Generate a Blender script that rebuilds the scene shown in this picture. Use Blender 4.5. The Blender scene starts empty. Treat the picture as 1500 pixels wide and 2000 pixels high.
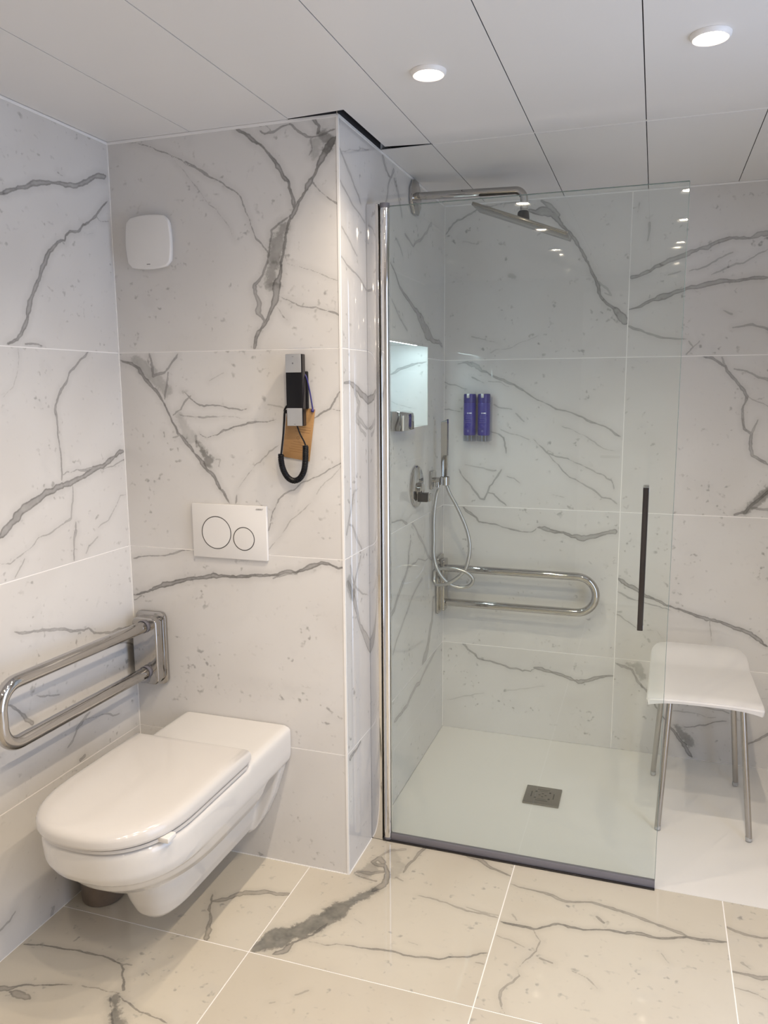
import bpy, bmesh, math, random
import numpy as np
from mathutils import Vector, Matrix

random.seed(7)
rng = np.random.default_rng(11)
scene = bpy.context.scene
COL = scene.collection

# ------------------------------------------------------------------ camera
cam_data = bpy.data.cameras.new('camera')
cam_data.sensor_fit = 'VERTICAL'
cam_data.sensor_height = 36.0
cam_data.lens = 1544.17 / 2000.0 * 36.0
cam_data.clip_start = 0.02
cam = bpy.data.objects.new('camera', cam_data)
cam.location = (1.5594, -2.0750, 1.4764)
cam.rotation_mode = 'XYZ'
cam.rotation_euler = (1.415982, 0.006523, 0.326618)
COL.objects.link(cam)
scene.camera = cam

# ------------------------------------------------------------------ world (soft cool light for the added doorway)
world = bpy.data.worlds.new('world')
scene.world = world
world.use_nodes = True
wn = world.node_tree.nodes
wn['Background'].inputs[0].default_value = (0.62, 0.75, 1.0, 1)
wn['Background'].inputs[1].default_value = 3.6

LAMP_STRENGTH = 140.0
SPOT_W = 18.0
LAMP_COLOR = (1.0, 0.835, 0.64, 1)
NICHE_STRENGTH = 42.0

scene.view_settings.view_transform = 'Standard'
scene.view_settings.look = 'None'
scene.view_settings.exposure = 0.06
scene.view_settings.gamma = 1.0
scene.view_settings.use_curve_mapping = False
scene.cycles.max_bounces = 10
scene.cycles.diffuse_bounces = 5
scene.cycles.glossy_bounces = 5
scene.cycles.transmission_bounces = 6
scene.cycles.transparent_max_bounces = 12
scene.cycles.caustics_reflective = False
scene.cycles.caustics_refractive = False
scene.cycles.sample_clamp_indirect = 6.0
scene.cycles.use_denoising = True

# ------------------------------------------------------------------ room dimensions (metres)
H = 2.1974          # ceiling
X1 = 0.7324         # face of the side wall between toilet and shower
Y2 = 1.1407         # shower back wall
YG = 0.2206         # plane of the glass door, front edge of the shower tray
XR = 2.45           # right wall
YF = -3.0           # wall behind the camera
Z1, Z2, Z3 = 1.5889, 0.9889, 0.3889   # horizontal joints
JT = 0.0016         # half a joint
GD = 0.0008         # joint depth

# ------------------------------------------------------------------ node helpers
class NT:
    def __init__(self, name):
        self.m = bpy.data.materials.new(name)
        self.m.use_nodes = True
        self.t = self.m.node_tree
        self.b = self.t.nodes.get('Principled BSDF')
        self.out = self.t.nodes.get('Material Output')
    def n(self, typ, **kw):
        nd = self.t.nodes.new(typ)
        for k, v in kw.items():
            setattr(nd, k, v)
        return nd
    def link(self, a, b):
        self.t.links.new(a, b)
    def val(self, sock, v):
        if hasattr(v, 'is_linked') or isinstance(v, bpy.types.NodeSocket):
            self.t.links.new(v, sock)
        else:
            sock.default_value = v
    def math(self, op, a, b=0.0, c=0.0, clamp=False):
        nd = self.n('ShaderNodeMath', operation=op, use_clamp=clamp)
        self.val(nd.inputs[0], a); self.val(nd.inputs[1], b); self.val(nd.inputs[2], c)
        return nd.outputs[0]
    def ramp(self, x, a, b, lo=0.0, hi=1.0):
        nd = self.n('ShaderNodeMapRange', interpolation_type='SMOOTHSTEP')
        self.val(nd.inputs[0], x); self.val(nd.inputs[1], a); self.val(nd.inputs[2], b)
        self.val(nd.inputs[3], lo); self.val(nd.inputs[4], hi)
        return nd.outputs[0]
    def noise(self, vec, scale, detail=2.0, rough=0.5, dist=0.0):
        nd = self.n('ShaderNodeTexNoise')
        self.link(vec, nd.inputs['Vector'])
        nd.inputs['Scale'].default_value = scale
        nd.inputs['Detail'].default_value = detail
        nd.inputs['Roughness'].default_value = rough
        nd.inputs['Distortion'].default_value = dist
        return nd.outputs[0]
    def mix(self, f, a, b):
        nd = self.n('ShaderNodeMix', data_type='RGBA')
        self.val(nd.inputs[0], f); self.val(nd.inputs[6], a); self.val(nd.inputs[7], b)
        return nd.outputs[2]
    def coord(self, kind='Object'):
        return self.n('ShaderNodeTexCoord').outputs[kind]
    def set(self, **kw):
        names = dict(color='Base Color', metal='Metallic', rough='Roughness', spec='Specular IOR Level', ior='IOR',
                     coat='Coat Weight', coat_rough='Coat Roughness', trans='Transmission Weight', emis='Emission Color', estr='Emission Strength')
        for k, v in kw.items():
            self.val(self.b.inputs[names[k]], v)

def rgb(r, g, b):
    return (r, g, b, 1.0)

def simple(name, color, rough=0.4, metal=0.0, spec=0.5, var=0.04, scale=18.0, coat=0.0):
    """principled with a slight noise variation in tone and gloss"""
    k = NT(name)
    v = k.coord()
    n = k.noise(v, scale, 3.0)
    c2 = tuple(max(0.0, x * (1 - var)) for x in color[:3]) + (1.0,)
    k.set(color=k.mix(n, color, c2), metal=metal, spec=spec, coat=coat)
    k.set(rough=k.math('MULTIPLY_ADD', n, 0.06, max(0.0, rough - 0.03)))
    return k.m

def marble(name, base, warm):
    k = NT(name)
    oi = k.n('ShaderNodeObjectInfo')
    off = k.math('MULTIPLY', oi.outputs['Random'], 40.0)
    va = k.n('ShaderNodeVectorMath', operation='ADD')
    k.link(k.coord(), va.inputs[0])
    cmb = k.n('ShaderNodeCombineXYZ')
    k.link(off, cmb.inputs[2])
    k.link(cmb.outputs[0], va.inputs[1])
    v = va.outputs[0]
    cloud = k.noise(v, 2.6, 2.0, 0.55)
    cloud2 = k.noise(v, 9.0, 3.0, 0.6)
    fine = k.noise(v, 120.0, 2.0, 0.7)
    mid = k.noise(v, 26.0, 2.0, 0.65)
    col = k.mix(k.ramp(cloud, 0.35, 0.7), base, warm)
    col = k.mix(k.ramp(cloud2, 0.55, 0.8, 0.0, 0.16), col, rgb(0.42, 0.42, 0.42))
    # small grey flecks that gather in clusters
    fl = k.noise(v, 52.0, 1.5, 0.5)
    gather = k.ramp(cloud2, 0.48, 0.64, 0.05, 1.0)
    fleck = k.math('MULTIPLY', k.ramp(fl, 0.605, 0.76), gather)
    col = k.mix(k.math('MULTIPLY', fleck, 0.64), col, rgb(0.20, 0.195, 0.185))
    # broad grey patches and drawn veins: distance to the edge, darkness and softness come with the tile
    for att, amp, fin, inner, tone in (('patch', 0.018, 0.009, 0.92, rgb(0.115, 0.113, 0.100)), ('vein', 0.0022, 0.0016, 0.66, rgb(0.070, 0.066, 0.062))):
        a = k.n('ShaderNodeAttribute', attribute_name=att)
        sp = k.n('ShaderNodeSeparateXYZ')
        k.link(a.outputs['Vector'], sp.inputs[0])
        d, A, soft = sp.outputs[0], sp.outputs[1], sp.outputs[2]
        d = k.math('ADD', d, k.math('MULTIPLY', k.math('SUBTRACT', mid, 0.5), amp * 2))
        d = k.math('ADD', d, k.math('MULTIPLY', k.math('SUBTRACT', fine, 0.5), fin * 2))
        core = k.ramp(d, k.math('MULTIPLY', soft, -1.0), soft, 1.0, 0.0)
        core = k.math('MULTIPLY', core, k.ramp(d, -0.007, -0.0008, inner, 1.0))
        halo = k.ramp(d, -0.002, k.math('ADD', soft, 0.020), 0.17, 0.0)
        mval = k.math('MAXIMUM', core, halo)
        tone_var = k.math('MULTIPLY_ADD', mid, 0.8, 0.70)
        f = k.math('MULTIPLY', k.math('MULTIPLY', mval, A), tone_var, clamp=True)
        col = k.mix(f, col, tone)
    k.set(color=col, spec=0.5, rough=0.03)
    return k.m

M = {}
M['tile'] = marble('marble_tile', rgb(0.66, 0.65, 0.64), rgb(0.62, 0.605, 0.59))
M['floor_tile'] = marble('marble_floor_tile', rgb(0.585, 0.54, 0.455), rgb(0.55, 0.50, 0.415))
M['grout'] = simple('white_grout', rgb(0.92, 0.90, 0.88), 0.7, var=0.04, scale=60)
M['trim'] = simple('white_trim', rgb(0.85, 0.84, 0.83), 0.35)
M['ceiling'] = simple('painted_ceiling_panel', rgb(0.74, 0.73, 0.725), 0.38, var=0.02, scale=3)
M['void'] = simple('dark_ceiling_void', rgb(0.03, 0.03, 0.035), 0.8)
M['paint'] = simple('wall_paint', rgb(0.72, 0.70, 0.68), 0.5)
M['doorwhite'] = simple('white_door_paint', rgb(0.82, 0.81, 0.80), 0.35)
M['chrome'] = simple('polished_chrome', rgb(0.52, 0.505, 0.49), 0.05, metal=1.0, var=0.02)
M['chrome_bright'] = simple('chrome_bright_reflection', rgb(0.82, 0.81, 0.80), 0.05, metal=1.0, var=0.02)  # lighter copy of the chrome, bright reflection put into its colour
M['chrome_dark'] = simple('dark_metal_and_reflection', rgb(0.05, 0.045, 0.045), 0.09, metal=0.6, var=0.1)  # on the door handle: dark reflection in plain chrome put into the colour
M['steel'] = simple('brushed_steel', rgb(0.47, 0.45, 0.43), 0.22, metal=1.0, var=0.08, scale=90)
M['drain'] = simple('drain_steel', rgb(0.30, 0.28, 0.25), 0.38, metal=1.0, var=0.12, scale=120)
M['head_metal'] = simple('shower_head_metal', rgb(0.34, 0.32, 0.285), 0.12, metal=1.0, var=0.05)
M['slot'] = simple('dark_slot', rgb(0.035, 0.033, 0.03), 0.6)
M['hose'] = simple('metal_hose', rgb(0.62, 0.62, 0.61), 0.3, metal=1.0, var=0.2, scale=500)
M['ceramic'] = simple('white_ceramic', rgb(0.66, 0.645, 0.625), 0.07, var=0.015, coat=0.3)
M['lid'] = simple('white_lid_plastic', rgb(0.60, 0.58, 0.56), 0.12, var=0.015)
M['plastic'] = simple('white_plastic', rgb(0.74, 0.73, 0.72), 0.3, var=0.02)
M['seat'] = simple('matt_white_plastic', rgb(0.70, 0.685, 0.675), 0.42, var=0.02)
M['tray'] = simple('white_shower_tray', rgb(0.77, 0.755, 0.73), 0.36, var=0.05, scale=2.5)
M['seal'] = simple('grey_seal', rgb(0.17, 0.165, 0.19), 0.32, var=0.1)
M['black'] = simple('black_plastic', rgb(0.004, 0.004, 0.006), 0.4, spec=0.3, var=0.1)
M['silver'] = simple('satin_silver', rgb(0.52, 0.53, 0.545), 0.35, metal=0.65, var=0.05)
M['grey_ink'] = simple('grey_print', rgb(0.16, 0.16, 0.17), 0.5)
M['cord_blue'] = simple('blue_string', rgb(0.03, 0.025, 0.16), 0.6)
M['blue'] = simple('blue_bottle_plastic', rgb(0.030, 0.024, 0.25), 0.28, var=0.08)
M['blue_cap'] = simple('dark_blue_cap', rgb(0.026, 0.021, 0.20), 0.25, var=0.08)
M['white_ink'] = simple('white_print', rgb(0.7, 0.72, 0.8), 0.5)
M['faint_ink'] = simple('faint_blue_print', rgb(0.12, 0.12, 0.33), 0.5)
M['bronze'] = simple('brown_metal', rgb(0.34, 0.28, 0.235), 0.36, metal=0.6, var=0.2, scale=60)
M['ring_black'] = simple('dark_gap', rgb(0.10, 0.095, 0.09), 0.4, metal=0.5)

def wood():
    k = NT('light_wood')
    v = k.coord()
    mp = k.n('ShaderNodeMapping')
    mp.inputs['Scale'].default_value = (10.0, 10.0, 90.0)
    k.link(v, mp.inputs[0])
    g = k.noise(mp.outputs[0], 3.0, 4.0, 0.6)
    k.set(color=k.mix(g, rgb(0.46, 0.27, 0.115), rgb(0.33, 0.175, 0.065)), rough=0.5)
    return k.m
M['wood'] = wood()
M['wood_ink'] = simple('burnt_print', rgb(0.23, 0.115, 0.04), 0.6)

def glass_pane(name, tint, refl=1.0):
    """thin pane: tinted see-through plus mirror reflection by Fresnel"""
    k = NT(name)
    k.t.nodes.remove(k.b)
    tr = k.n('ShaderNodeBsdfTransparent'); tr.inputs[0].default_value = tint
    gl = k.n('ShaderNodeBsdfGlossy'); gl.inputs['Roughness'].default_value = 0.0
    gl.inputs[0].default_value = rgb(refl, refl, refl)
    fr = k.n('ShaderNodeFresnel')
    geo = k.n('ShaderNodeNewGeometry')          # rays cross the thin pane unbent: same index from both sides
    k.link(k.math('MULTIPLY_ADD', geo.outputs['Backfacing'], 1 / 1.5 - 1.5, 1.5), fr.inputs[0])
    mx = k.n('ShaderNodeMixShader')
    k.link(fr.outputs[0], mx.inputs[0]); k.link(tr.outputs[0], mx.inputs[1]); k.link(gl.outputs[0], mx.inputs[2])
    k.link(mx.outputs[0], k.out.inputs[0])
    return k.m
M['glass'] = glass_pane('door_glass', rgb(0.955, 0.977, 0.966))
M['glass_edge'] = simple('glass_edge', rgb(0.16, 0.21, 0.20), 0.1)
M['clear'] = glass_pane('clear_plastic', rgb(0.94, 0.95, 0.97))

def lamp_mat(name, color, strength):
    k = NT(name)
    k.set(color=rgb(0.8, 0.8, 0.8), emis=color, estr=strength)
    return k.m
M['lens'] = lamp_mat('lamp_lens', LAMP_COLOR, LAMP_STRENGTH)
M['led'] = lamp_mat('niche_led', rgb(0.72, 0.93, 1.0), NICHE_STRENGTH)

# ------------------------------------------------------------------ object helpers
def link(o, parent=None):
    COL.objects.link(o)
    if parent is not None:
        o.parent = parent
    return o

def tag(o, label=None, cat=None, group=None, kind=None):
    if label: o['label'] = label
    if cat: o['category'] = cat
    if group: o['group'] = group
    if kind: o['kind'] = kind
    return o

def empty(name, loc, label, cat, group=None):
    o = bpy.data.objects.new(name, None)
    o.empty_display_size = 0.05
    o.location = loc
    COL.objects.link(o)
    return tag(o, label, cat, group)

def from_bm(name, bm, mat, parent=None, smooth=False, origin=None):
    """links a bmesh given in world coordinates; its origin sits at `origin` (parent's or its own base)"""
    me = bpy.data.meshes.new(name)
    bm.normal_update()
    if parent is not None:
        org = Vector(parent_world(parent))
    elif origin is not None:
        org = Vector(origin)
    else:
        org = Vector((0, 0, 0))
    bmesh.ops.translate(bm, verts=bm.verts, vec=-org)
    bm.to_mesh(me); bm.free()
    if smooth:
        me.polygons.foreach_set('use_smooth', [True] * len(me.polygons))
        me.update()
    me.materials.append(mat)
    o = bpy.data.objects.new(name, me)
    if parent is None:
        o.location = org
    return link(o, parent)

def parent_world(o):
    v = Vector((0, 0, 0))
    while o is not None:
        v += o.location
        o = o.parent
    return v

def sharp(o, deg=35):
    """smooth shading that keeps edges sharper than deg"""
    me = o.data
    me.polygons.foreach_set('use_smooth', [True] * len(me.polygons))
    bm = bmesh.new(); bm.from_mesh(me)
    lim = math.radians(deg)
    for e in bm.edges:
        e.smooth = not (len(e.link_faces) != 2 or e.calc_face_angle(0) > lim)
    bm.to_mesh(me); bm.free()
    return o

def bm_box(bm, a, b, bevel=0.0, seg=2):
    a = Vector(a); b = Vector(b)
    r = bmesh.ops.create_cube(bm, size=1.0)
    vs = r['verts']
    bmesh.ops.scale(bm, vec=b - a, verts=vs)
    bmesh.ops.translate(bm, vec=(a + b) / 2, verts=vs)
    if bevel > 0:
        es = list({e for v in vs for e in v.link_edges})
        bmesh.ops.bevel(bm, geom=es, offset=bevel, segments=seg, profile=0.5, affect='EDGES')
    return bm

def box(name, a, b, mat, parent=None, bevel=0.0, seg=2, origin=None):
    bm = bm_box(bmesh.new(), a, b, bevel, seg)
    o = from_bm(name, bm, mat, parent, origin=origin)
    if bevel > 0: sharp(o, 40)
    return o

def bm_tube(bm, pts, r, n=14, cap=True, up=None):
    """round tube along a list of points with parallel-transported rings; r may be a list"""
    P = [Vector(p) for p in pts]
    rs = r if isinstance(r, (list, tuple)) else [r] * len(P)
    T = []
    for i in range(len(P)):
        t = (P[min(i + 1, len(P) - 1)] - P[max(i - 1, 0)]).normalized()
        T.append(t)
    a = Vector((0, 0, 1)) if abs(T[0].z) < 0.9 else Vector((1, 0, 0))
    u = T[0].cross(a).normalized()
    rings = []
    for i, p in enumerate(P):
        u = (u - T[i] * u.dot(T[i])).normalized()
        w = T[i].cross(u)
        rings.append([bm.verts.new(p + (u * math.cos(2 * math.pi * k / n) + w * math.sin(2 * math.pi * k / n)) * rs[i]) for k in range(n)])
    for i in range(len(rings) - 1):
        for k in range(n):
            bm.faces.new((rings[i][k], rings[i][(k + 1) % n], rings[i + 1][(k + 1) % n], rings[i + 1][k]))
    if cap:
        bm.faces.new(list(reversed(rings[0]))); bm.faces.new(rings[-1])
    return bm

def tube(name, pts, r, mat, parent=None, n=14, origin=None):
    o = from_bm(name, bm_tube(bmesh.new(), pts, r, n), mat, parent, origin=origin)
    bm = bmesh.new(); bm.from_mesh(o.data); bmesh.ops.recalc_face_normals(bm, faces=bm.faces); bm.to_mesh(o.data); bm.free()
    return sharp(o, 50)

def fillet(pts, rad, seg=7):
    """polyline with rounded corners"""
    P = [Vector(p) for p in pts]; out = [P[0]]
    rads = rad if isinstance(rad, (list, tuple)) else [rad] * (len(P) - 2)
    for i in range(1, len(P) - 1):
        a = (P[i - 1] - P[i]); b = (P[i + 1] - P[i])
        ang = a.angle(b); d = min(rads[i - 1] / math.tan(ang / 2), a.length * 0.499, b.length * 0.499)
        rr = d * math.tan(ang / 2)
        a.normalize(); b.normalize()
        c = P[i] + (a + b).normalized() * (rr / math.sin(ang / 2))
        s = P[i] + a * d - c; e = P[i] + b * d - c
        tot = s.angle(e)
        ax = s.cross(e).normalized()
        for k in range(seg + 1):
            out.append(c + Matrix.Rotation(tot * k / seg, 3, ax) @ s)
    out.append(P[-1])
    return out

def spline(pts, per=8):
    """Catmull-Rom through points"""
    P = [Vector(p) for p in pts]
    P = [P[0] * 2 - P[1]] + P + [P[-1] * 2 - P[-2]]
    out = []
    for i in range(1, len(P) - 2):
        for k in range(per):
            t = k / per
            a, b, c, d = P[i - 1], P[i], P[i + 1], P[i + 2]
            out.append(0.5 * ((2 * b) + (c - a) * t + (2 * a - 5 * b + 4 * c - d) * t * t + (3 * b - a - 3 * c + d) * t ** 3))
    out.append(P[-2])
    return out

def bm_prism(bm, outline, lo, hi, axis):
    """extrudes a closed 2D outline along an axis (0,1,2) from lo to hi; outline in the two other axes in order"""
    def pt(a, b, w):
        return {0: (w, a, b), 1: (a, w, b), 2: (a, b, w)}[axis]
    A = [bm.verts.new(pt(a, b, lo)) for a, b in outline]
    B = [bm.verts.new(pt(a, b, hi)) for a, b in outline]
    n = len(outline)
    bm.faces.new(A); bm.faces.new(list(reversed(B)))
    for i in range(n):
        bm.faces.new((A[i], B[i], B[(i + 1) % n], A[(i + 1) % n]))
    bmesh.ops.recalc_face_normals(bm, faces=bm.faces)
    return bm

def prism(name, outline, lo, hi, axis, mat, parent=None, bevel=0.0, origin=None, seg=2, deg=40):
    bm = bm_prism(bmesh.new(), outline, lo, hi, axis)
    if bevel > 0:
        es = [e for e in bm.edges if e.calc_face_angle(0) > 0.6]
        bmesh.ops.bevel(bm, geom=es, offset=bevel, segments=seg, profile=0.5, affect='EDGES')
    return sharp(from_bm(name, bm, mat, parent, origin=origin), deg)

def circle(cx, cy, r, n=40, a0=0.0):
    return [(cx + r * math.cos(a0 + 2 * math.pi * k / n), cy + r * math.sin(a0 + 2 * math.pi * k / n)) for k in range(n)]

def rounded_rect(x0, x1, y0, y1, r, n=6):
    out = []
    for cx, cy, a in ((x1 - r, y1 - r, 0), (x0 + r, y1 - r, 90), (x0 + r, y0 + r, 180), (x1 - r, y0 + r, 270)):
        for k in range(n + 1):
            t = math.radians(a + 90 * k / n)
            out.append((cx + r * math.cos(t), cy + r * math.sin(t)))
    return out

def lathe(name, prof, center, axis, mat, parent=None, n=40, origin=None):
    """revolves (radius, height) pairs about an axis through center"""
    bm = bmesh.new(); rings = []
    c = Vector(center)
    ex = {0: (Vector((0, 1, 0)), Vector((0, 0, 1)), Vector((1, 0, 0))), 1: (Vector((1, 0, 0)), Vector((0, 0, 1)), Vector((0, 1, 0))), 2: (Vector((1, 0, 0)), Vector((0, 1, 0)), Vector((0, 0, 1)))}[axis]
    for r, h in prof:
        if r < 1e-6:
            rings.append([bm.verts.new(c + ex[2] * h)])
        else:
            rings.append([bm.verts.new(c + ex[2] * h + (ex[0] * math.cos(2 * math.pi * k / n) + ex[1] * math.sin(2 * math.pi * k / n)) * r) for k in range(n)])
    for a, b in zip(rings, rings[1:]):
        for k in range(n):
            k2 = (k + 1) % n
            if len(a) == 1 and len(b) > 1: bm.faces.new((a[0], b[k], b[k2]))
            elif len(b) == 1 and len(a) > 1: bm.faces.new((a[k], a[k2], b[0]))
            elif len(a) > 1: bm.faces.new((a[k], a[k2], b[k2], b[k]))
    bmesh.ops.recalc_face_normals(bm, faces=bm.faces)
    return sharp(from_bm(name, bm, mat, parent, origin=origin), 40)

def text_mesh(name, body, size, mat, parent, loc, rot, depth=0.0003):
    cu = bpy.data.curves.new(name + '_curve', 'FONT')
    cu.body = body; cu.size = size; cu.extrude = depth; cu.align_x = 'CENTER'; cu.align_y = 'CENTER'
    tmp = bpy.data.objects.new(name + '_tmp', cu)
    COL.objects.link(tmp)
    bpy.context.view_layer.update()
    me = bpy.data.meshes.new_from_object(tmp.evaluated_get(bpy.context.evaluated_depsgraph_get()))
    bpy.data.objects.remove(tmp); bpy.data.curves.remove(cu)
    me.name = name
    me.materials.clear(); me.materials.append(mat)
    o = bpy.data.objects.new(name, me)
    o.location = Vector(loc) - parent_world(parent)
    o.rotation_euler = rot
    return link(o, parent)

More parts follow.
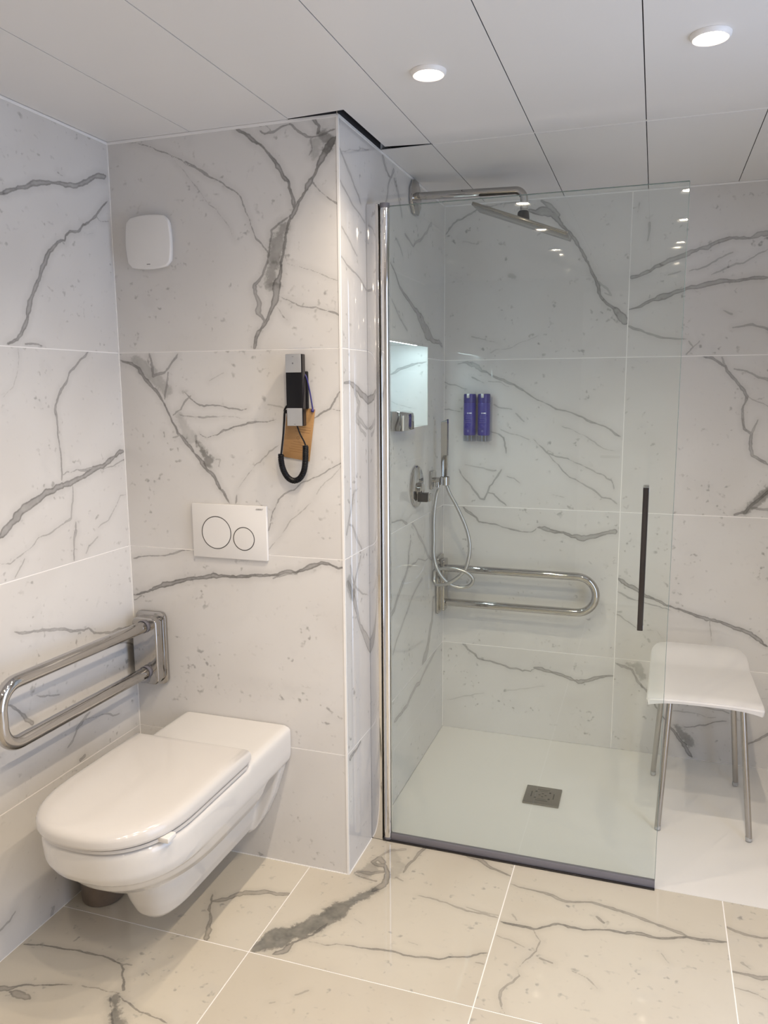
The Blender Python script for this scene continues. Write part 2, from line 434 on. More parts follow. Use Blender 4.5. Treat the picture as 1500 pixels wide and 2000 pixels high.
# ------------------------------------------------------------------ marble tiles with drawn veins
# per surface: (0 vein / 1 broad patch, darkness in percent, [u mm, v mm, half width in 0.1 mm, ...])
VEINS = {
 'T': [
  (0,50,[74,2194,11,117,2180,13,168,2160,16,205,2147,16,233,2133,18,300,2098,17,325,2085,23,349,2067,17]),
  (0,50,[260,2122,19,281,2110,22,314,2088,24,357,2064,24,389,2043,21,415,2029,19,436,2009,23,450,1969,18,465,1932,18,480,1894,25,506,1867,20,516,1855,20]),
  (0,30,[216,2138,12,241,2111,10,276,2070,10,302,2041,8]),
  (0,35,[242,2109,11,295,2046,10,326,2006,12,364,1971,15,395,1934,12,415,1894,10]),
  (0,70,[427,2193,44,453,2177,42,479,2156,66,504,2140,36,534,2106,40,559,2073,55,584,2040,41,591,2008,39,598,1981,68,603,1963,45]),
  (0,70,[724,2138,47,707,2120,111,692,2100,94,676,2078,75,666,2055,40,650,2034,78,634,2009,32,613,1984,40,600,1958,67,587,1941,56]),
  (0,68,[587,1946,40,578,1919,35,570,1893,40,563,1848,39,554,1802,57,543,1775,102,539,1747,102,527,1710,70,513,1683,45,493,1653,50,476,1632,64,464,1594,85]),
  (0,55,[582,1946,33,528,1914,30,522,1873,28,515,1837,32,498,1796,35,470,1769,60,472,1746,57,484,1717,82,478,1693,73,499,1669,40,490,1650,35]),
  (1,59,[565,1920,149,543,1872,227,534,1826,227,527,1799,137,519,1772,170]),
  (0,55,[500,2178,20,516,2168,32,542,2170,32,568,2182,24,593,2186,27,618,2164,33,643,2148,30,668,2146,27,698,2151,25,725,2159,25]),
  (0,40,[536,2170,20,516,2192,14,501,2189,15]),
  (0,60,[661,2190,47,678,2171,41,673,2154,37]),
  (1,72,[678,2153,80,712,2129,137,697,2108,111]),
  (1,39,[667,2129,160,662,2099,113]),
  (0,40,[653,2143,28,657,2117,22,647,2100,20]),
  (0,55,[658,2029,25,675,2008,20,699,1988,20,729,1969,28]),
  (0,40,[573,1824,11,609,1813,9,655,1797,15,700,1777,18,728,1768,11]),
  (0,50,[549,1735,12,581,1720,17,612,1705,20,658,1701,14,699,1688,25,729,1675,36]),
  (0,45,[540,1705,10,558,1679,22,569,1669,17]),
  (0,65,[2,1569,19,46,1556,48,71,1541,53,90,1509,57,117,1482,43,144,1450,44,165,1411,34,178,1381,34,196,1347,44,223,1320,59,245,1295,48,272,1266,62,293,1237,48,315,1220,62,330,1191,57,346,1172,44,364,1140,34]),
  (1,39,[58,1573,133,97,1538,213,125,1509,187,163,1474,160]),
  (1,72,[258,1323,75,284,1289,160,300,1269,163,294,1254,115]),
  (1,28,[204,1396,143,230,1347,160,252,1328,121]),
  (0,50,[109,1587,33,116,1553,45,119,1519,53,160,1528,37,179,1547,32,209,1583,32]),
  (0,45,[172,1528,32,167,1494,27,156,1450,26]),
  (0,55,[214,1474,9,242,1455,24,263,1438,21,291,1428,27,330,1430,22,362,1426,27,416,1416,17,435,1423,12]),
  (0,45,[247,1459,21,224,1440,37,211,1418,27,182,1401,21]),
  (0,42,[205,1403,18,256,1396,18,289,1394,27,334,1397,21]),
  (0,28,[334,1397,14,415,1392,11,495,1395,9,527,1391,11]),
  (0,57,[270,1347,16,297,1334,17,331,1343,24,354,1358,29,376,1363,31,404,1371,27,436,1380,35,469,1383,17,527,1391,13]),
  (0,40,[258,1338,44,260,1308,45]),
  (0,40,[147,1349,27,148,1336,22]),
  (0,40,[178,1334,18,207,1342,23]),
  (0,30,[322,1270,16,339,1270,23,333,1250,16]),
  (0,40,[535,1317,19,503,1298,23,486,1281,14,453,1256,14,419,1214,12,391,1178,13]),
  (0,55,[643,1394,29,671,1410,29,696,1421,27,712,1449,33,722,1465,18,734,1474,16]),
  (0,45,[701,1421,18,733,1417,18]),
  (0,30,[502,1433,16,538,1428,18,564,1416,12]),
  (0,50,[733,1272,19,688,1250,19,642,1225,19,610,1212,19,579,1187,21,547,1174,27,528,1157,24,513,1127,18,502,1099,22,491,1057,22]),
  (0,30,[728,1263,12,698,1227,13,662,1197,13,640,1163,10]),
  (0,35,[630,1151,13,593,1118,16,549,1072,13,510,1026,9,491,1005,11]),
  (0,25,[311,1502,14,361,1525,12]),
  (0,45,[390,1164,32,386,1141,27]),
  (0,50,[11,948,29,53,958,20,131,965,20,164,974,25,224,987,16]),
  (0,72,[6,829,35,35,837,39,57,842,32,81,855,58,120,870,100,165,883,75,220,897,64,263,904,51,300,914,83,337,914,44,378,913,39,419,918,54,470,924,39,520,930,45,550,943,47,579,941,44,608,954,57,633,965,75,661,976,50,690,972,32,713,963,32,732,967,24]),
  (0,45,[7,812,20,37,829,20]),
  (0,50,[502,918,20,549,934,16,584,936,12]),
 ],
 'L': [
  (0,62,[-430,1960,66,-386,1980,46,-347,1994,52,-310,2013,81,-263,2023,64,-225,2032,38,-192,2035,78,-147,2043,68,-98,2065,66,-53,2091,74,-14,2100,73]),
  (0,62,[-11,2030,30,-42,2005,30,-70,1976,39,-96,1958,27,-127,1942,41,-150,1919,29,-182,1915,38,-203,1899,33,-207,1885,29,-235,1877,41,-271,1847,61,-289,1815,78,-308,1787,61,-327,1753,69,-351,1714,61,-367,1677,69,-377,1647,65,-395,1621,49,-426,1600,40,-445,1594,30]),
  (0,40,[-64,1974,18,-52,1966,16,-13,1973,15]),
  (0,30,[-129,1923,13,-112,1918,8,-87,1926,7]),
  (0,40,[-217,2061,21,-196,2057,9]),
  (0,50,[-383,1597,26,-347,1599,26,-322,1595,16]),
  (0,50,[-139,1588,29,-169,1567,31,-196,1545,34,-225,1526,31,-236,1503,37,-262,1479,49,-280,1450,47,-290,1426,41,-286,1390,29,-285,1345,29,-280,1303,29,-284,1229,29]),
  (0,68,[-519,1111,109,-487,1132,106,-448,1161,115,-410,1177,121,-359,1196,90,-306,1212,86,-277,1215,65,-227,1224,78,-189,1231,73,-148,1247,101,-93,1257,63,-57,1272,55,-27,1288,62,-5,1288,74]),
  (0,42,[-283,1243,19,-261,1251,16,-243,1247,15,-218,1253,19,-181,1248,49,-141,1255,26]),
  (0,40,[-109,1240,13,-59,1247,21,-4,1263,25]),
  (0,36,[-241,1213,29,-245,1165,34,-256,1117,31,-287,1107,19,-324,1096,21,-387,1085,19,-422,1061,15,-466,1046,14,-492,1035,25,-526,1043,12]),
  (0,42,[-239,1103,24,-241,1078,55,-252,1036,24,-256,994,24]),
  (0,30,[-3,1153,19,-32,1154,19,-64,1117,22,-96,1085,19,-145,1070,19]),
  (0,30,[-148,1044,22,-189,1024,31,-204,1005,26]),
  (0,35,[-443,1037,23,-464,1013,19,-481,994,16]),
  (0,25,[-409,1589,15,-412,1544,10,-435,1487,10,-472,1461,10]),
  (0,50,[-497,854,36,-461,841,40,-399,830,38,-341,815,31,-289,794,50,-233,780,38,-216,781,28,-192,759,39,-132,742,38,-58,731,47,-9,726,40]),
  (0,55,[-552,672,26,-527,662,32,-497,629,39,-460,586,62]),
  (0,40,[-438,657,21,-396,641,25,-352,627,19]),
  (0,45,[-232,526,32,-267,511,53,-293,498,49,-312,471,32,-337,459,24]),
  (0,40,[-258,513,19,-155,489,26,-101,467,19]),
  (0,50,[-71,691,39,-14,667,34]),
  (0,50,[-286,399,64,-269,403,56]),
  (0,40,[-627,84,34,-593,88,36,-572,101,24]),
  (0,40,[-445,3,62,-436,21,49]),
 ],
 'B': [
  (0,42,[735,2085,17,749,2103,34,766,2125,35,785,2139,36,804,2141,42,832,2157,34,865,2175,36,892,2181,49,925,2181,27,967,2188,22,1031,2184,14]),
  (0,62,[1064,2158,39,1095,2145,89,1127,2148,162,1163,2130,124,1179,2111,102,1195,2088,60,1224,2063,53,1248,2029,57,1270,1993,57,1288,1956,43,1307,1920,43,1324,1889,56,1337,1858,77,1343,1828,48,1362,1801,44,1393,1777,55,1414,1754,126,1429,1738,169,1445,1722,133]),
  (0,50,[1115,2186,44,1147,2164,101,1179,2129,89]),
  (0,30,[1339,1873,36,1370,1847,35,1386,1821,27,1361,1832,19]),
  (0,28,[848,1682,32,876,1676,22,921,1662,17,960,1650,14]),
  (0,25,[922,1616,24,949,1629,14,1010,1635,14,1053,1658,12,1117,1681,17]),
  (0,20,[811,2054,22,855,2044,22]),
  (1,36,[999,1910,68,1015,1907,64]),
  (0,48,[787,1573,11,810,1579,21,849,1572,108,872,1561,102,889,1544,47,923,1530,34,979,1508,51,1023,1489,34,1062,1464,31,1101,1437,26,1166,1407,29,1220,1386,28,1257,1375,22,1300,1357,34,1342,1338,34,1384,1323,30,1416,1299,41,1442,1286,26]),
  (0,40,[850,1520,36,878,1506,21,901,1494,13]),
  (0,30,[918,1503,22,962,1500,22,1001,1481,11]),
  (0,40,[724,1505,18,759,1491,28,799,1482,22,833,1471,11]),
  (0,40,[718,1393,16,765,1387,27,806,1379,14]),
  (0,35,[942,1410,30,981,1395,28,1014,1390,19]),
  (0,35,[1031,1374,20,1048,1358,30,1065,1342,25]),
  (0,45,[929,1299,22,960,1291,22,983,1275,42,989,1241,32,995,1211,27]),
  (0,30,[965,1316,16,1005,1294,22,1049,1284,16,1088,1269,19]),
  (0,40,[1104,1271,17,1132,1244,23,1166,1214,34,1193,1204,27,1241,1197,27,1279,1178,19,1332,1155,19,1380,1135,24,1412,1114,31,1424,1077,22]),
  (0,42,[1166,1211,17,1205,1171,23,1249,1123,23,1292,1102,16,1340,1077,30,1378,1045,31,1410,1041,30,1439,1020,26]),
  (0,30,[1216,1324,22,1270,1303,17,1329,1271,26,1382,1237,19,1433,1230,11]),
  (0,45,[799,1141,30,831,1094,28,861,1057,34,890,1021,34,907,1019,46,924,1059,34,957,1112,32,977,1146,41]),
  (0,45,[921,1048,16,947,1043,31,970,1018,35,999,997,28]),
  (0,30,[825,1162,14,900,1150,25,951,1139,31]),
  (0,40,[1000,1118,26,1053,1092,15]),
  (0,30,[1186,1049,14,1230,1040,17]),
  (0,50,[815,985,31,838,963,58,874,941,44,885,924,39,920,920,27,972,911,22,1018,899,34,1068,890,21,1102,891,17,1124,907,21]),
  (0,62,[1129,911,37,1157,909,97,1190,899,65,1234,896,51,1267,881,67,1304,875,113,1341,885,96,1378,895,84,1409,905,62,1440,912,70]),
  (0,50,[817,392,44,844,364,40,875,346,44,887,329,36,940,323,31,987,313,32,1028,299,38,1081,293,31,1115,295,22,1137,314,23]),
  (0,60,[1126,313,38,1160,311,82,1217,299,65,1256,289,58,1284,280,71,1312,271,80,1356,285,70,1393,301,59,1447,313,59]),
  (0,20,[1007,193,31,1071,213,19,1173,237,16]),
  (0,25,[755,125,16,834,153,26,918,176,16]),
  (0,68,[1449,721,25,1470,709,91,1496,692,71,1522,683,76,1553,661,58,1578,652,55,1609,641,47,1639,625,38,1684,615,42,1724,602,49,1763,590,63,1797,582,47,1836,577,49,1889,556,71,1946,540,77,1980,517,70,2010,493,45]),
  (0,45,[1449,669,29,1488,650,35,1513,639,26,1549,633,21,1585,623,22,1625,613,18,1660,605,11]),
  (0,40,[1450,573,23,1486,551,15,1528,525,23]),
  (0,30,[1549,516,12,1604,521,11,1631,488,12]),
  (0,35,[1800,577,21,1803,542,18,1811,495,14]),
  (0,50,[1455,369,27,1489,359,55,1520,348,44,1537,316,45,1561,283,50,1585,260,44,1613,213,33,1624,192,28]),
  (1,45,[1499,371,82,1540,365,156,1562,325,139]),
  (0,60,[1629,176,33,1678,120,49,1715,74,61,1736,49,67,1763,10,78]),
  (1,59,[1697,134,83,1745,78,178,1755,63,123]),
  (0,35,[1673,226,16,1722,232,21,1792,225,25,1889,210,25]),
  (0,30,[1684,194,18,1724,194,30,1774,194,16,1842,187,16]),
  (0,50,[1727,132,21,1767,138,24,1805,149,32,1829,163,26,1882,176,25]),
  (0,55,[1963,93,29,1991,111,49,2032,144,61]),
  (0,30,[1979,221,16,2012,220,16]),
  (0,52,[1450,1885,66,1486,1889,48,1523,1904,61,1566,1927,82,1616,1947,88,1664,1966,75,1718,1976,81,1765,1998,75,1813,2004,59,1860,2001,42,1894,2014,82,1916,2013,140]),
  (0,57,[1452,1766,38,1497,1778,59,1528,1796,57,1566,1808,125,1609,1822,75,1670,1839,74,1749,1851,85,1821,1854,50,1868,1861,57,1925,1861,59]),
  (0,45,[1448,1707,52,1500,1688,42,1559,1664,43,1610,1656,35,1661,1652,18]),
  (0,35,[1661,1897,22,1716,1910,37,1757,1936,27,1804,1955,31]),
  (0,35,[1736,1880,16,1795,1905,31,1842,1915,31,1887,1944,27,1919,1960,23]),
  (0,30,[1587,1887,25,1630,1898,25]),
  (0,35,[1513,2077,50,1509,2014,24]),
  (0,30,[1475,2150,30,1470,2119,21]),
  (0,40,[1671,1644,23,1687,1621,30,1664,1595,26]),
  (0,35,[1687,1621,20,1708,1643,20]),
  (0,42,[1819,1689,21,1884,1698,49,1937,1679,50]),
  (0,35,[1785,1751,25,1813,1737,44]),
  (0,55,[1723,1588,50,1764,1574,38,1802,1550,47,1822,1517,53,1855,1478,47,1881,1439,59,1869,1393,41,1879,1320,50,1905,1304,44,1904,1254,53,1912,1221,47,1967,1189,44]),
  (0,40,[1788,1582,26,1802,1550,25]),
  (0,40,[1833,1540,30,1876,1530,36,1907,1513,36,1948,1500,54]),
  (0,30,[1884,1439,19,1954,1403,19]),
  (0,40,[1907,1307,38,1923,1354,27]),
  (1,65,[1895,1005,58,1935,1047,152,1973,1089,198]),
  (0,60,[1864,997,44,1901,1009,68,1923,1040,53,1973,1089,66]),
  (0,50,[1918,1026,29,1977,1022,49]),
 ],
 'S': [
  (0,40,[6,2114,45,43,2091,49,90,2063,49,129,2034,42,170,2001,42]),
  (0,35,[-6,2037,36,59,2008,39,117,1983,36,201,1957,29]),
  (0,35,[17,1913,36,64,1891,39,133,1853,29]),
  (0,40,[9,1835,25,91,1808,35,206,1767,39]),
  (0,48,[368,2185,74,399,2155,74,443,2137,27,477,2170,76]),
  (0,40,[443,2139,64,417,2090,50,403,2061,38]),
  (0,40,[483,2144,66,523,2114,70,551,2071,58,565,2045,44]),
  (0,30,[15,2107,13,153,2145,21,240,2170,17]),
  (0,40,[400,2203,45,497,2207,29]),
  (0,40,[600,1994,50,699,1970,42,814,2018,53,936,2089,79]),
  (0,57,[439,1879,39,506,1839,39,577,1798,56,715,1755,84,815,1717,243,867,1688,277,959,1660,111,1057,1660,87,1108,1643,90]),
  (0,30,[450,1764,36,533,1713,41,621,1677,55]),
  (0,30,[508,1962,55,571,1921,44]),
  (0,55,[18,1493,34,71,1492,59,128,1474,102,213,1440,119]),
  (0,40,[97,1478,79,137,1434,85,115,1398,85,200,1357,56]),
  (0,35,[114,1383,73,188,1338,72]),
  (0,40,[86,1178,40,53,1116,61,21,1062,61]),
  (0,40,[32,1086,16,72,1076,45,113,1023,53,144,994,39]),
  (1,45,[35,910,216,65,872,236]),
  (0,50,[26,919,99,75,854,119,105,791,86,147,731,99,226,640,215]),
  (0,40,[133,972,44,88,913,65,65,864,89]),
  (0,40,[48,960,53,77,900,54]),
  (0,35,[87,890,38,151,850,34,196,835,20]),
  (0,60,[26,369,89,58,374,56,114,382,44]),
  (0,50,[440,1027,29,553,1017,33,614,994,61]),
  (0,40,[676,988,70,793,906,78,939,797,69]),
  (0,50,[660,921,63,628,834,80,536,771,103,435,707,84]),
  (0,40,[628,834,47,759,834,26,958,788,26]),
  (0,35,[811,744,66,627,673,63,446,559,43]),
  (0,55,[980,620,121,961,529,119,904,451,153,838,394,233]),
  (0,45,[1043,390,79,867,357,73,691,329,82,531,303,75,457,305,82]),
 ],
 'N': [
  (0,50,[555,1522,13,585,1531,16,615,1549,62,655,1561,57,685,1570,39,730,1577,16]),
  (0,30,[585,1427,11,628,1411,13,681,1400,10]),
 ],
 'F': [
  (0,60,[10,-562,50,51,-551,25,102,-544,32,148,-539,26,194,-536,39,241,-532,18,277,-537,28,308,-543,34]),
  (0,60,[308,-543,25,337,-578,25,370,-616,36]),
  (0,40,[310,-543,22,335,-537,26]),
  (0,35,[378,-546,9,401,-554,18]),
  (0,65,[56,-726,97,72,-709,94,94,-704,75,108,-691,39,124,-679,31,170,-665,28,235,-643,17]),
  (0,60,[105,-710,35,131,-710,111,154,-711,89,169,-713,27]),
  (0,40,[261,-637,14,308,-631,20,335,-634,17,367,-629,14]),
  (1,72,[362,-642,80,392,-678,120,424,-711,140,453,-743,140]),
  (0,55,[354,-648,24,384,-681,18,413,-715,27]),
  (0,55,[374,-638,18,412,-649,31,452,-664,18,492,-667,20,534,-672,23]),
  (0,57,[383,-215,28,397,-244,33,410,-280,46,438,-317,45,456,-356,83,469,-395,100]),
  (0,57,[397,-244,64,431,-224,87,453,-192,88,478,-176,89,505,-173,97]),
  (0,57,[473,-178,119,522,-157,108,563,-156,71,601,-143,63]),
  (1,81,[615,-389,67,633,-350,300,659,-315,350,696,-280,317,727,-238,287,751,-190,240,773,-149,225,792,-109,151,813,-75,110,836,-45,85]),
  (0,62,[828,-54,75,842,-30,117,851,-4,114,843,46,79,817,87,80]),
  (0,60,[667,-386,55,693,-363,100,698,-329,47,723,-302,33,744,-264,47,756,-229,34]),
  (0,60,[817,87,60,794,110,117,779,85,63,795,75,76,823,79,68]),
  (1,39,[789,58,208,777,24,250]),
  (1,26,[815,159,158,866,93,177,867,35,127]),
  (0,50,[754,22,68,794,25,90,828,46,63]),
  (0,45,[753,7,33,786,-1,38,822,-4,42]),
  (0,35,[791,119,37,813,164,63,856,183,60]),
  (0,50,[888,61,34,889,96,45,901,135,42,909,190,58,917,225,67]),
  (0,35,[874,32,33,900,22,21]),
  (0,40,[961,-31,21,1011,-32,33,1051,-37,21,1114,-54,41,1160,-51,41,1205,-57,35]),
  (0,30,[1110,-38,21,1154,-45,33,1203,-45,25]),
  (0,55,[738,-312,12,785,-311,19,841,-293,19,881,-290,22,934,-280,36,984,-278,29,1029,-278,30,1089,-267,38,1137,-242,32,1172,-223,36,1204,-204,24]),
  (0,55,[1033,220,53,1072,206,75,1095,209,123,1123,182,67,1161,165,47,1206,148,47]),
  (0,35,[1182,-248,21,1203,-248,24]),
  (0,35,[782,-498,24,808,-474,24]),
  (0,25,[735,-541,26,746,-534,24]),
  (0,25,[821,-187,18,847,-199,15]),
  (0,25,[993,-228,15,1021,-233,18]),
  (0,50,[1212,109,27,1261,100,36,1314,98,52,1356,82,64,1401,81,45,1450,97,45,1500,88,63,1539,80,64,1587,67,64,1635,52,56,1671,42,56,1708,29,47]),
  (0,65,[1212,-68,27,1265,-70,54,1306,-72,39,1338,-50,33,1368,-29,36,1406,-32,45,1438,-32,39,1506,-10,39,1547,-11,45,1578,-1,72,1619,-4,45,1660,5,46,1706,26,47,1756,29,64,1806,39,39]),
  (0,42,[1306,-74,19,1331,-115,14,1326,-157,26,1306,-195,18,1287,-238,11,1298,-260,23,1269,-309,27,1263,-345,36,1273,-375,19,1285,-397,9]),
  (0,30,[1215,-129,19,1248,-134,23,1294,-152,16]),
  (0,45,[1339,-180,32,1371,-188,31]),
  (0,35,[1423,-201,17,1489,-243,17]),
  (0,50,[1468,36,33,1488,16,49]),
  (0,30,[1241,-29,28,1256,-51,23]),
  (0,25,[1639,-62,19,1658,-94,16]),
  (0,50,[1813,102,47,1854,86,56,1888,85,46,1914,91,39]),
  (0,55,[1809,-74,33,1848,-74,49,1870,-79,63,1894,-71,71]),
  (0,35,[1808,-131,20,1842,-134,28,1884,-150,21]),
  (0,35,[1838,-34,43,1855,-51,17]),
 ],
}


def rough_line(P, W):
    """adds small natural kinks between the traced points"""
    for it in range(2):
        Q = [P[0]]; V = [W[0]]
        for i in range(len(P) - 1):
            d = P[i + 1] - P[i]; L = float(np.hypot(*d))
            nrm = np.array([-d[1], d[0]]) / max(L, 1e-6)
            Q += [(P[i] + P[i + 1]) / 2 + nrm * rng.normal() * L * 0.045, P[i + 1]]
            V += [(W[i] + W[i + 1]) / 2 * (1 + 0.15 * rng.normal()), W[i + 1]]
        P, W = Q, V
    return np.array(P), np.maximum(np.array(W), 0.0004)

def load(surface):
    out = []
    for kind, dark, flat in VEINS.get(surface, []):
        a = np.array(flat, float).reshape(-1, 3)
        P, W = rough_line([np.array(q) for q in a[:, :2] / 1000.0], list(a[:, 2] / 10000.0))
        if len(a) > 4 and kind == 0:      # pinch the ends to a point
            W[0] *= 0.5; W[-1] *= 0.5
        out.append((kind, dark / 100.0, P, W))
    return out

def random_veins(u0, u1, v0, v1):
    out = []
    for k in range(4):
        p = np.array([rng.uniform(u0, u1), rng.uniform(v0, v1)]); a = rng.uniform(0, 6.28)
        P = [p]; W = [rng.uniform(0.0008, 0.004)]
        for i in range(7):
            a += rng.normal() * 0.45
            p = p + np.array([math.cos(a), math.sin(a)]) * 0.09
            P.append(p); W.append(max(0.0007, W[-1] * rng.uniform(0.7, 1.3)))
        P, W = rough_line(P, W)
        out.append((0, rng.uniform(0.35, 0.6), P, W))
    return out

def field(Pq, veins):
    """distance to the nearest vein edge, its darkness and softness, at points Pq (n,2)"""
    n = len(Pq)
    best = np.full(n, 1.0); A = np.zeros(n); soft = np.full(n, 0.001)
    for kind, dark, P, W in veins:
        lo = P.min(0) - 0.07; hi = P.max(0) + 0.07
        idx = np.nonzero(((Pq > lo) & (Pq < hi)).all(1))[0]
        if len(idx) == 0: continue
        q = Pq[idx]; b = np.full(len(idx), 1.0)
        for i in range(len(P) - 1):
            d = P[i + 1] - P[i]; L2 = float(d @ d) + 1e-12
            t = np.clip(((q - P[i]) @ d) / L2, 0, 1)
            e = q - P[i] - t[:, None] * d
            s = np.hypot(e[:, 0], e[:, 1]) - (W[i] + (W[i + 1] - W[i]) * t)
            b = np.minimum(b, s)
        wm = float(np.mean(W))
        sf = (0.008 if kind == 1 else min(0.0022, max(0.0010, wm * 0.5)))
        m = b < best[idx]
        j = idx[m]
        best[j] = b[m]; A[j] = dark; soft[j] = sf
    return best, A, soft

def tile(parent, rects, mat, axes, veins, plane_off=0.0, plain=False):
    """one tile: list of (u0,u1,v0,v1) rectangles (usually one) lying on a plane.
    axes = (origin, U, V) world vectors; the tile stands GD proud of the grout"""
    org, U, V = [Vector(a) for a in axes]
    N = U.cross(V)
    ua = min(r[0] for r in rects); ub = max(r[1] for r in rects); va = min(r[2] for r in rects); vb = max(r[3] for r in rects)
    cu, cv = (ua + ub) / 2, (va + vb) / 2
    lines = [w for w in veins if w[0] == 0]; patches = [w for w in veins if w[0] == 1]
    verts = []; faces = []; nv = 0; pts2 = []
    K = 6; c = 0.016
    for (u0, u1, v0, v1) in rects:
        nu = max(1, int(math.ceil((u1 - u0) / c))); nw = max(1, int(math.ceil((v1 - v0) / c)))
        if plain: nu = nw = 1
        du = (u1 - u0) / nu; dv = (v1 - v0) / nw
        iu, iv = np.meshgrid(np.arange(nu), np.arange(nw), indexing='ij')
        iu = iu.ravel(); iv = iv.ravel()
        ctr = np.stack([u0 + (iu + .5) * du, v0 + (iv + .5) * dv], 1)
        if plain or not veins:
            near = np.zeros(len(iu), bool)
        else:
            near = field(ctr, veins)[0] < 0.030
        # coarse cells
        for k, sel in ((1, ~near), (K, near)):
            a = iu[sel]; b = iv[sel]
            if len(a) == 0: continue
            g = np.arange(k + 1) / k
            gu, gv = np.meshgrid(g, g, indexing='ij'); gu = gu.ravel(); gv = gv.ravel()
            pu = u0 + (a[:, None] + gu[None, :]) * du; pv = v0 + (b[:, None] + gv[None, :]) * dv
            p = np.stack([pu.ravel(), pv.ravel()], 1)
            m = (k + 1) ** 2
            q = np.array([[i * (k + 1) + j, (i + 1) * (k + 1) + j, (i + 1) * (k + 1) + j + 1, i * (k + 1) + j + 1] for i in range(k) for j in range(k)])
            f = (np.arange(len(a)) * m)[:, None, None] + q[None] + nv
            pts2.append(p); faces.append(f.reshape(-1, 4)); nv += len(p)
    top = np.concatenate(pts2)
    pos = np.zeros((len(top), 3)); pos[:, 0] = top[:, 0] - cu; pos[:, 1] = top[:, 1] - cv
    pos[:, 2] = 0.0
    # skirts: the tile's edge going down into the bed
    sk = []; skf = []
    for (u0, u1, v0, v1) in rects:
        ring = [(u0, v0), (u1, v0), (u1, v1), (u0, v1)]
        base = nv + len(sk)
        for (u, v) in ring:
            sk.append((u - cu, v - cv, 0.0)); sk.append((u - cu, v - cv, -GD - 0.001))
        for i in range(4):
            a = base + 2 * i; b = base + 2 * ((i + 1) % 4)
            skf.append((a, a + 1, b + 1, b))
        skf.append((base + 1, base + 7, base + 5, base + 3))
    allv = np.concatenate([pos, np.array(sk)])
    allf = np.concatenate([np.concatenate(faces), np.array(skf)])
    me = bpy.data.meshes.new('tile')
    me.vertices.add(len(allv)); me.vertices.foreach_set('co', allv.ravel())
    nf = len(allf)
    me.loops.add(nf * 4); me.loops.foreach_set('vertex_index', allf.ravel().astype(np.int32))
    me.polygons.add(nf)
    me.polygons.foreach_set('loop_start', np.arange(nf, dtype=np.int32) * 4)
    me.update(calc_edges=True)
    if not plain and veins:
        for nm, vv in (('vein', lines), ('patch', patches)):
            b, A, s = field(top, vv)
            arr = np.zeros((len(allv), 3)); arr[:, 0] = 1.0
            arr[:len(top), 0] = b; arr[:len(top), 1] = A; arr[:len(top), 2] = s
            at = me.attributes.new(nm, 'FLOAT_VECTOR', 'POINT')
            at.data.foreach_set('vector', arr.ravel())
    me.materials.append(mat)
    o = bpy.data.objects.new('tile', me)
    c3 = org + U * cu + V * cv
    R = Matrix((U, V, N)).transposed().to_4x4()
    o.matrix_local = Matrix.Translation(c3 - parent_world(parent)) @ R
    return link(o, parent)

def mid_in(v, rects):
    P = v[2]; m = P[len(P) // 2]
    return any(r[0] - 1e-4 <= m[0] <= r[1] + 1e-4 and r[2] - 1e-4 <= m[1] <= r[3] + 1e-4 for r in rects)

def tile_field(parent, us, vs, axes, surface, holes=None, mat=None, wild=()):
    """a grid of tiles between the joint positions us and vs"""
    veins = load(surface)
    for i in range(len(us) - 1):
        for j in range(len(vs) - 1):
            r = [(us[i] + JT, us[i + 1] - JT, vs[j] + JT, vs[j + 1] - JT)]
            if holes: r = [q for a in r for q in cut(a, holes)]
            if not r: continue
            cell = [(us[i], us[i + 1], vs[j], vs[j + 1])]
            mine = [v for v in veins if mid_in(v, cell)]
            if not mine and i in wild:
                mine = random_veins(us[i], us[i + 1], vs[j], vs[j + 1])
            tile(parent, r, mat or M['tile'], axes, mine)

def cut(r, h):
    """rectangle minus rectangle"""
    u0, u1, v0, v1 = r; a0, a1, b0, b1 = h
    if a1 <= u0 or a0 >= u1 or b1 <= v0 or b0 >= v1: return [r]
    out = []
    if a0 > u0: out.append((u0, a0, v0, v1))
    if a1 < u1: out.append((a1, u1, v0, v1))
    m0, m1 = max(u0, a0), min(u1, a1)
    if b0 > v0: out.append((m0, m1, v0, b0))
    if b1 < v1: out.append((m0, m1, b1, v1))
    return out

def structure(name, boxes, mat):
    bm = bmesh.new()
    for a, b in boxes: bm_box(bm, a, b)
    o = from_bm(name, bm, mat)
    o['kind'] = 'structure'
    return o

ZT = H - 0.004      # top edge of the tiling
ROWS = [0.0, Z3, Z2, Z1, ZT]
FAR = H + 0.036
X_AX, Y_AX, Z_AX = (1, 0, 0), (0, 1, 0), (0, 0, 1)

wall_left = structure('wall_left', [((-0.12, YF, -0.05), (-GD, 0.1, FAR))], M['grout'])
tile_field(wall_left, [-2.9999, -2.4, -1.2, -0.0002], ROWS, ((0, 0, 0), Y_AX, Z_AX), 'L', wild=(0, 1))

wall_back = structure('wall_back', [((-0.12, GD, -0.05), (0.54, 0.12, FAR))], M['grout'])
tile_field(wall_back, [0.0002, X1 - 0.0035], ROWS, ((0, 0, 0), X_AX, Z_AX), 'T')

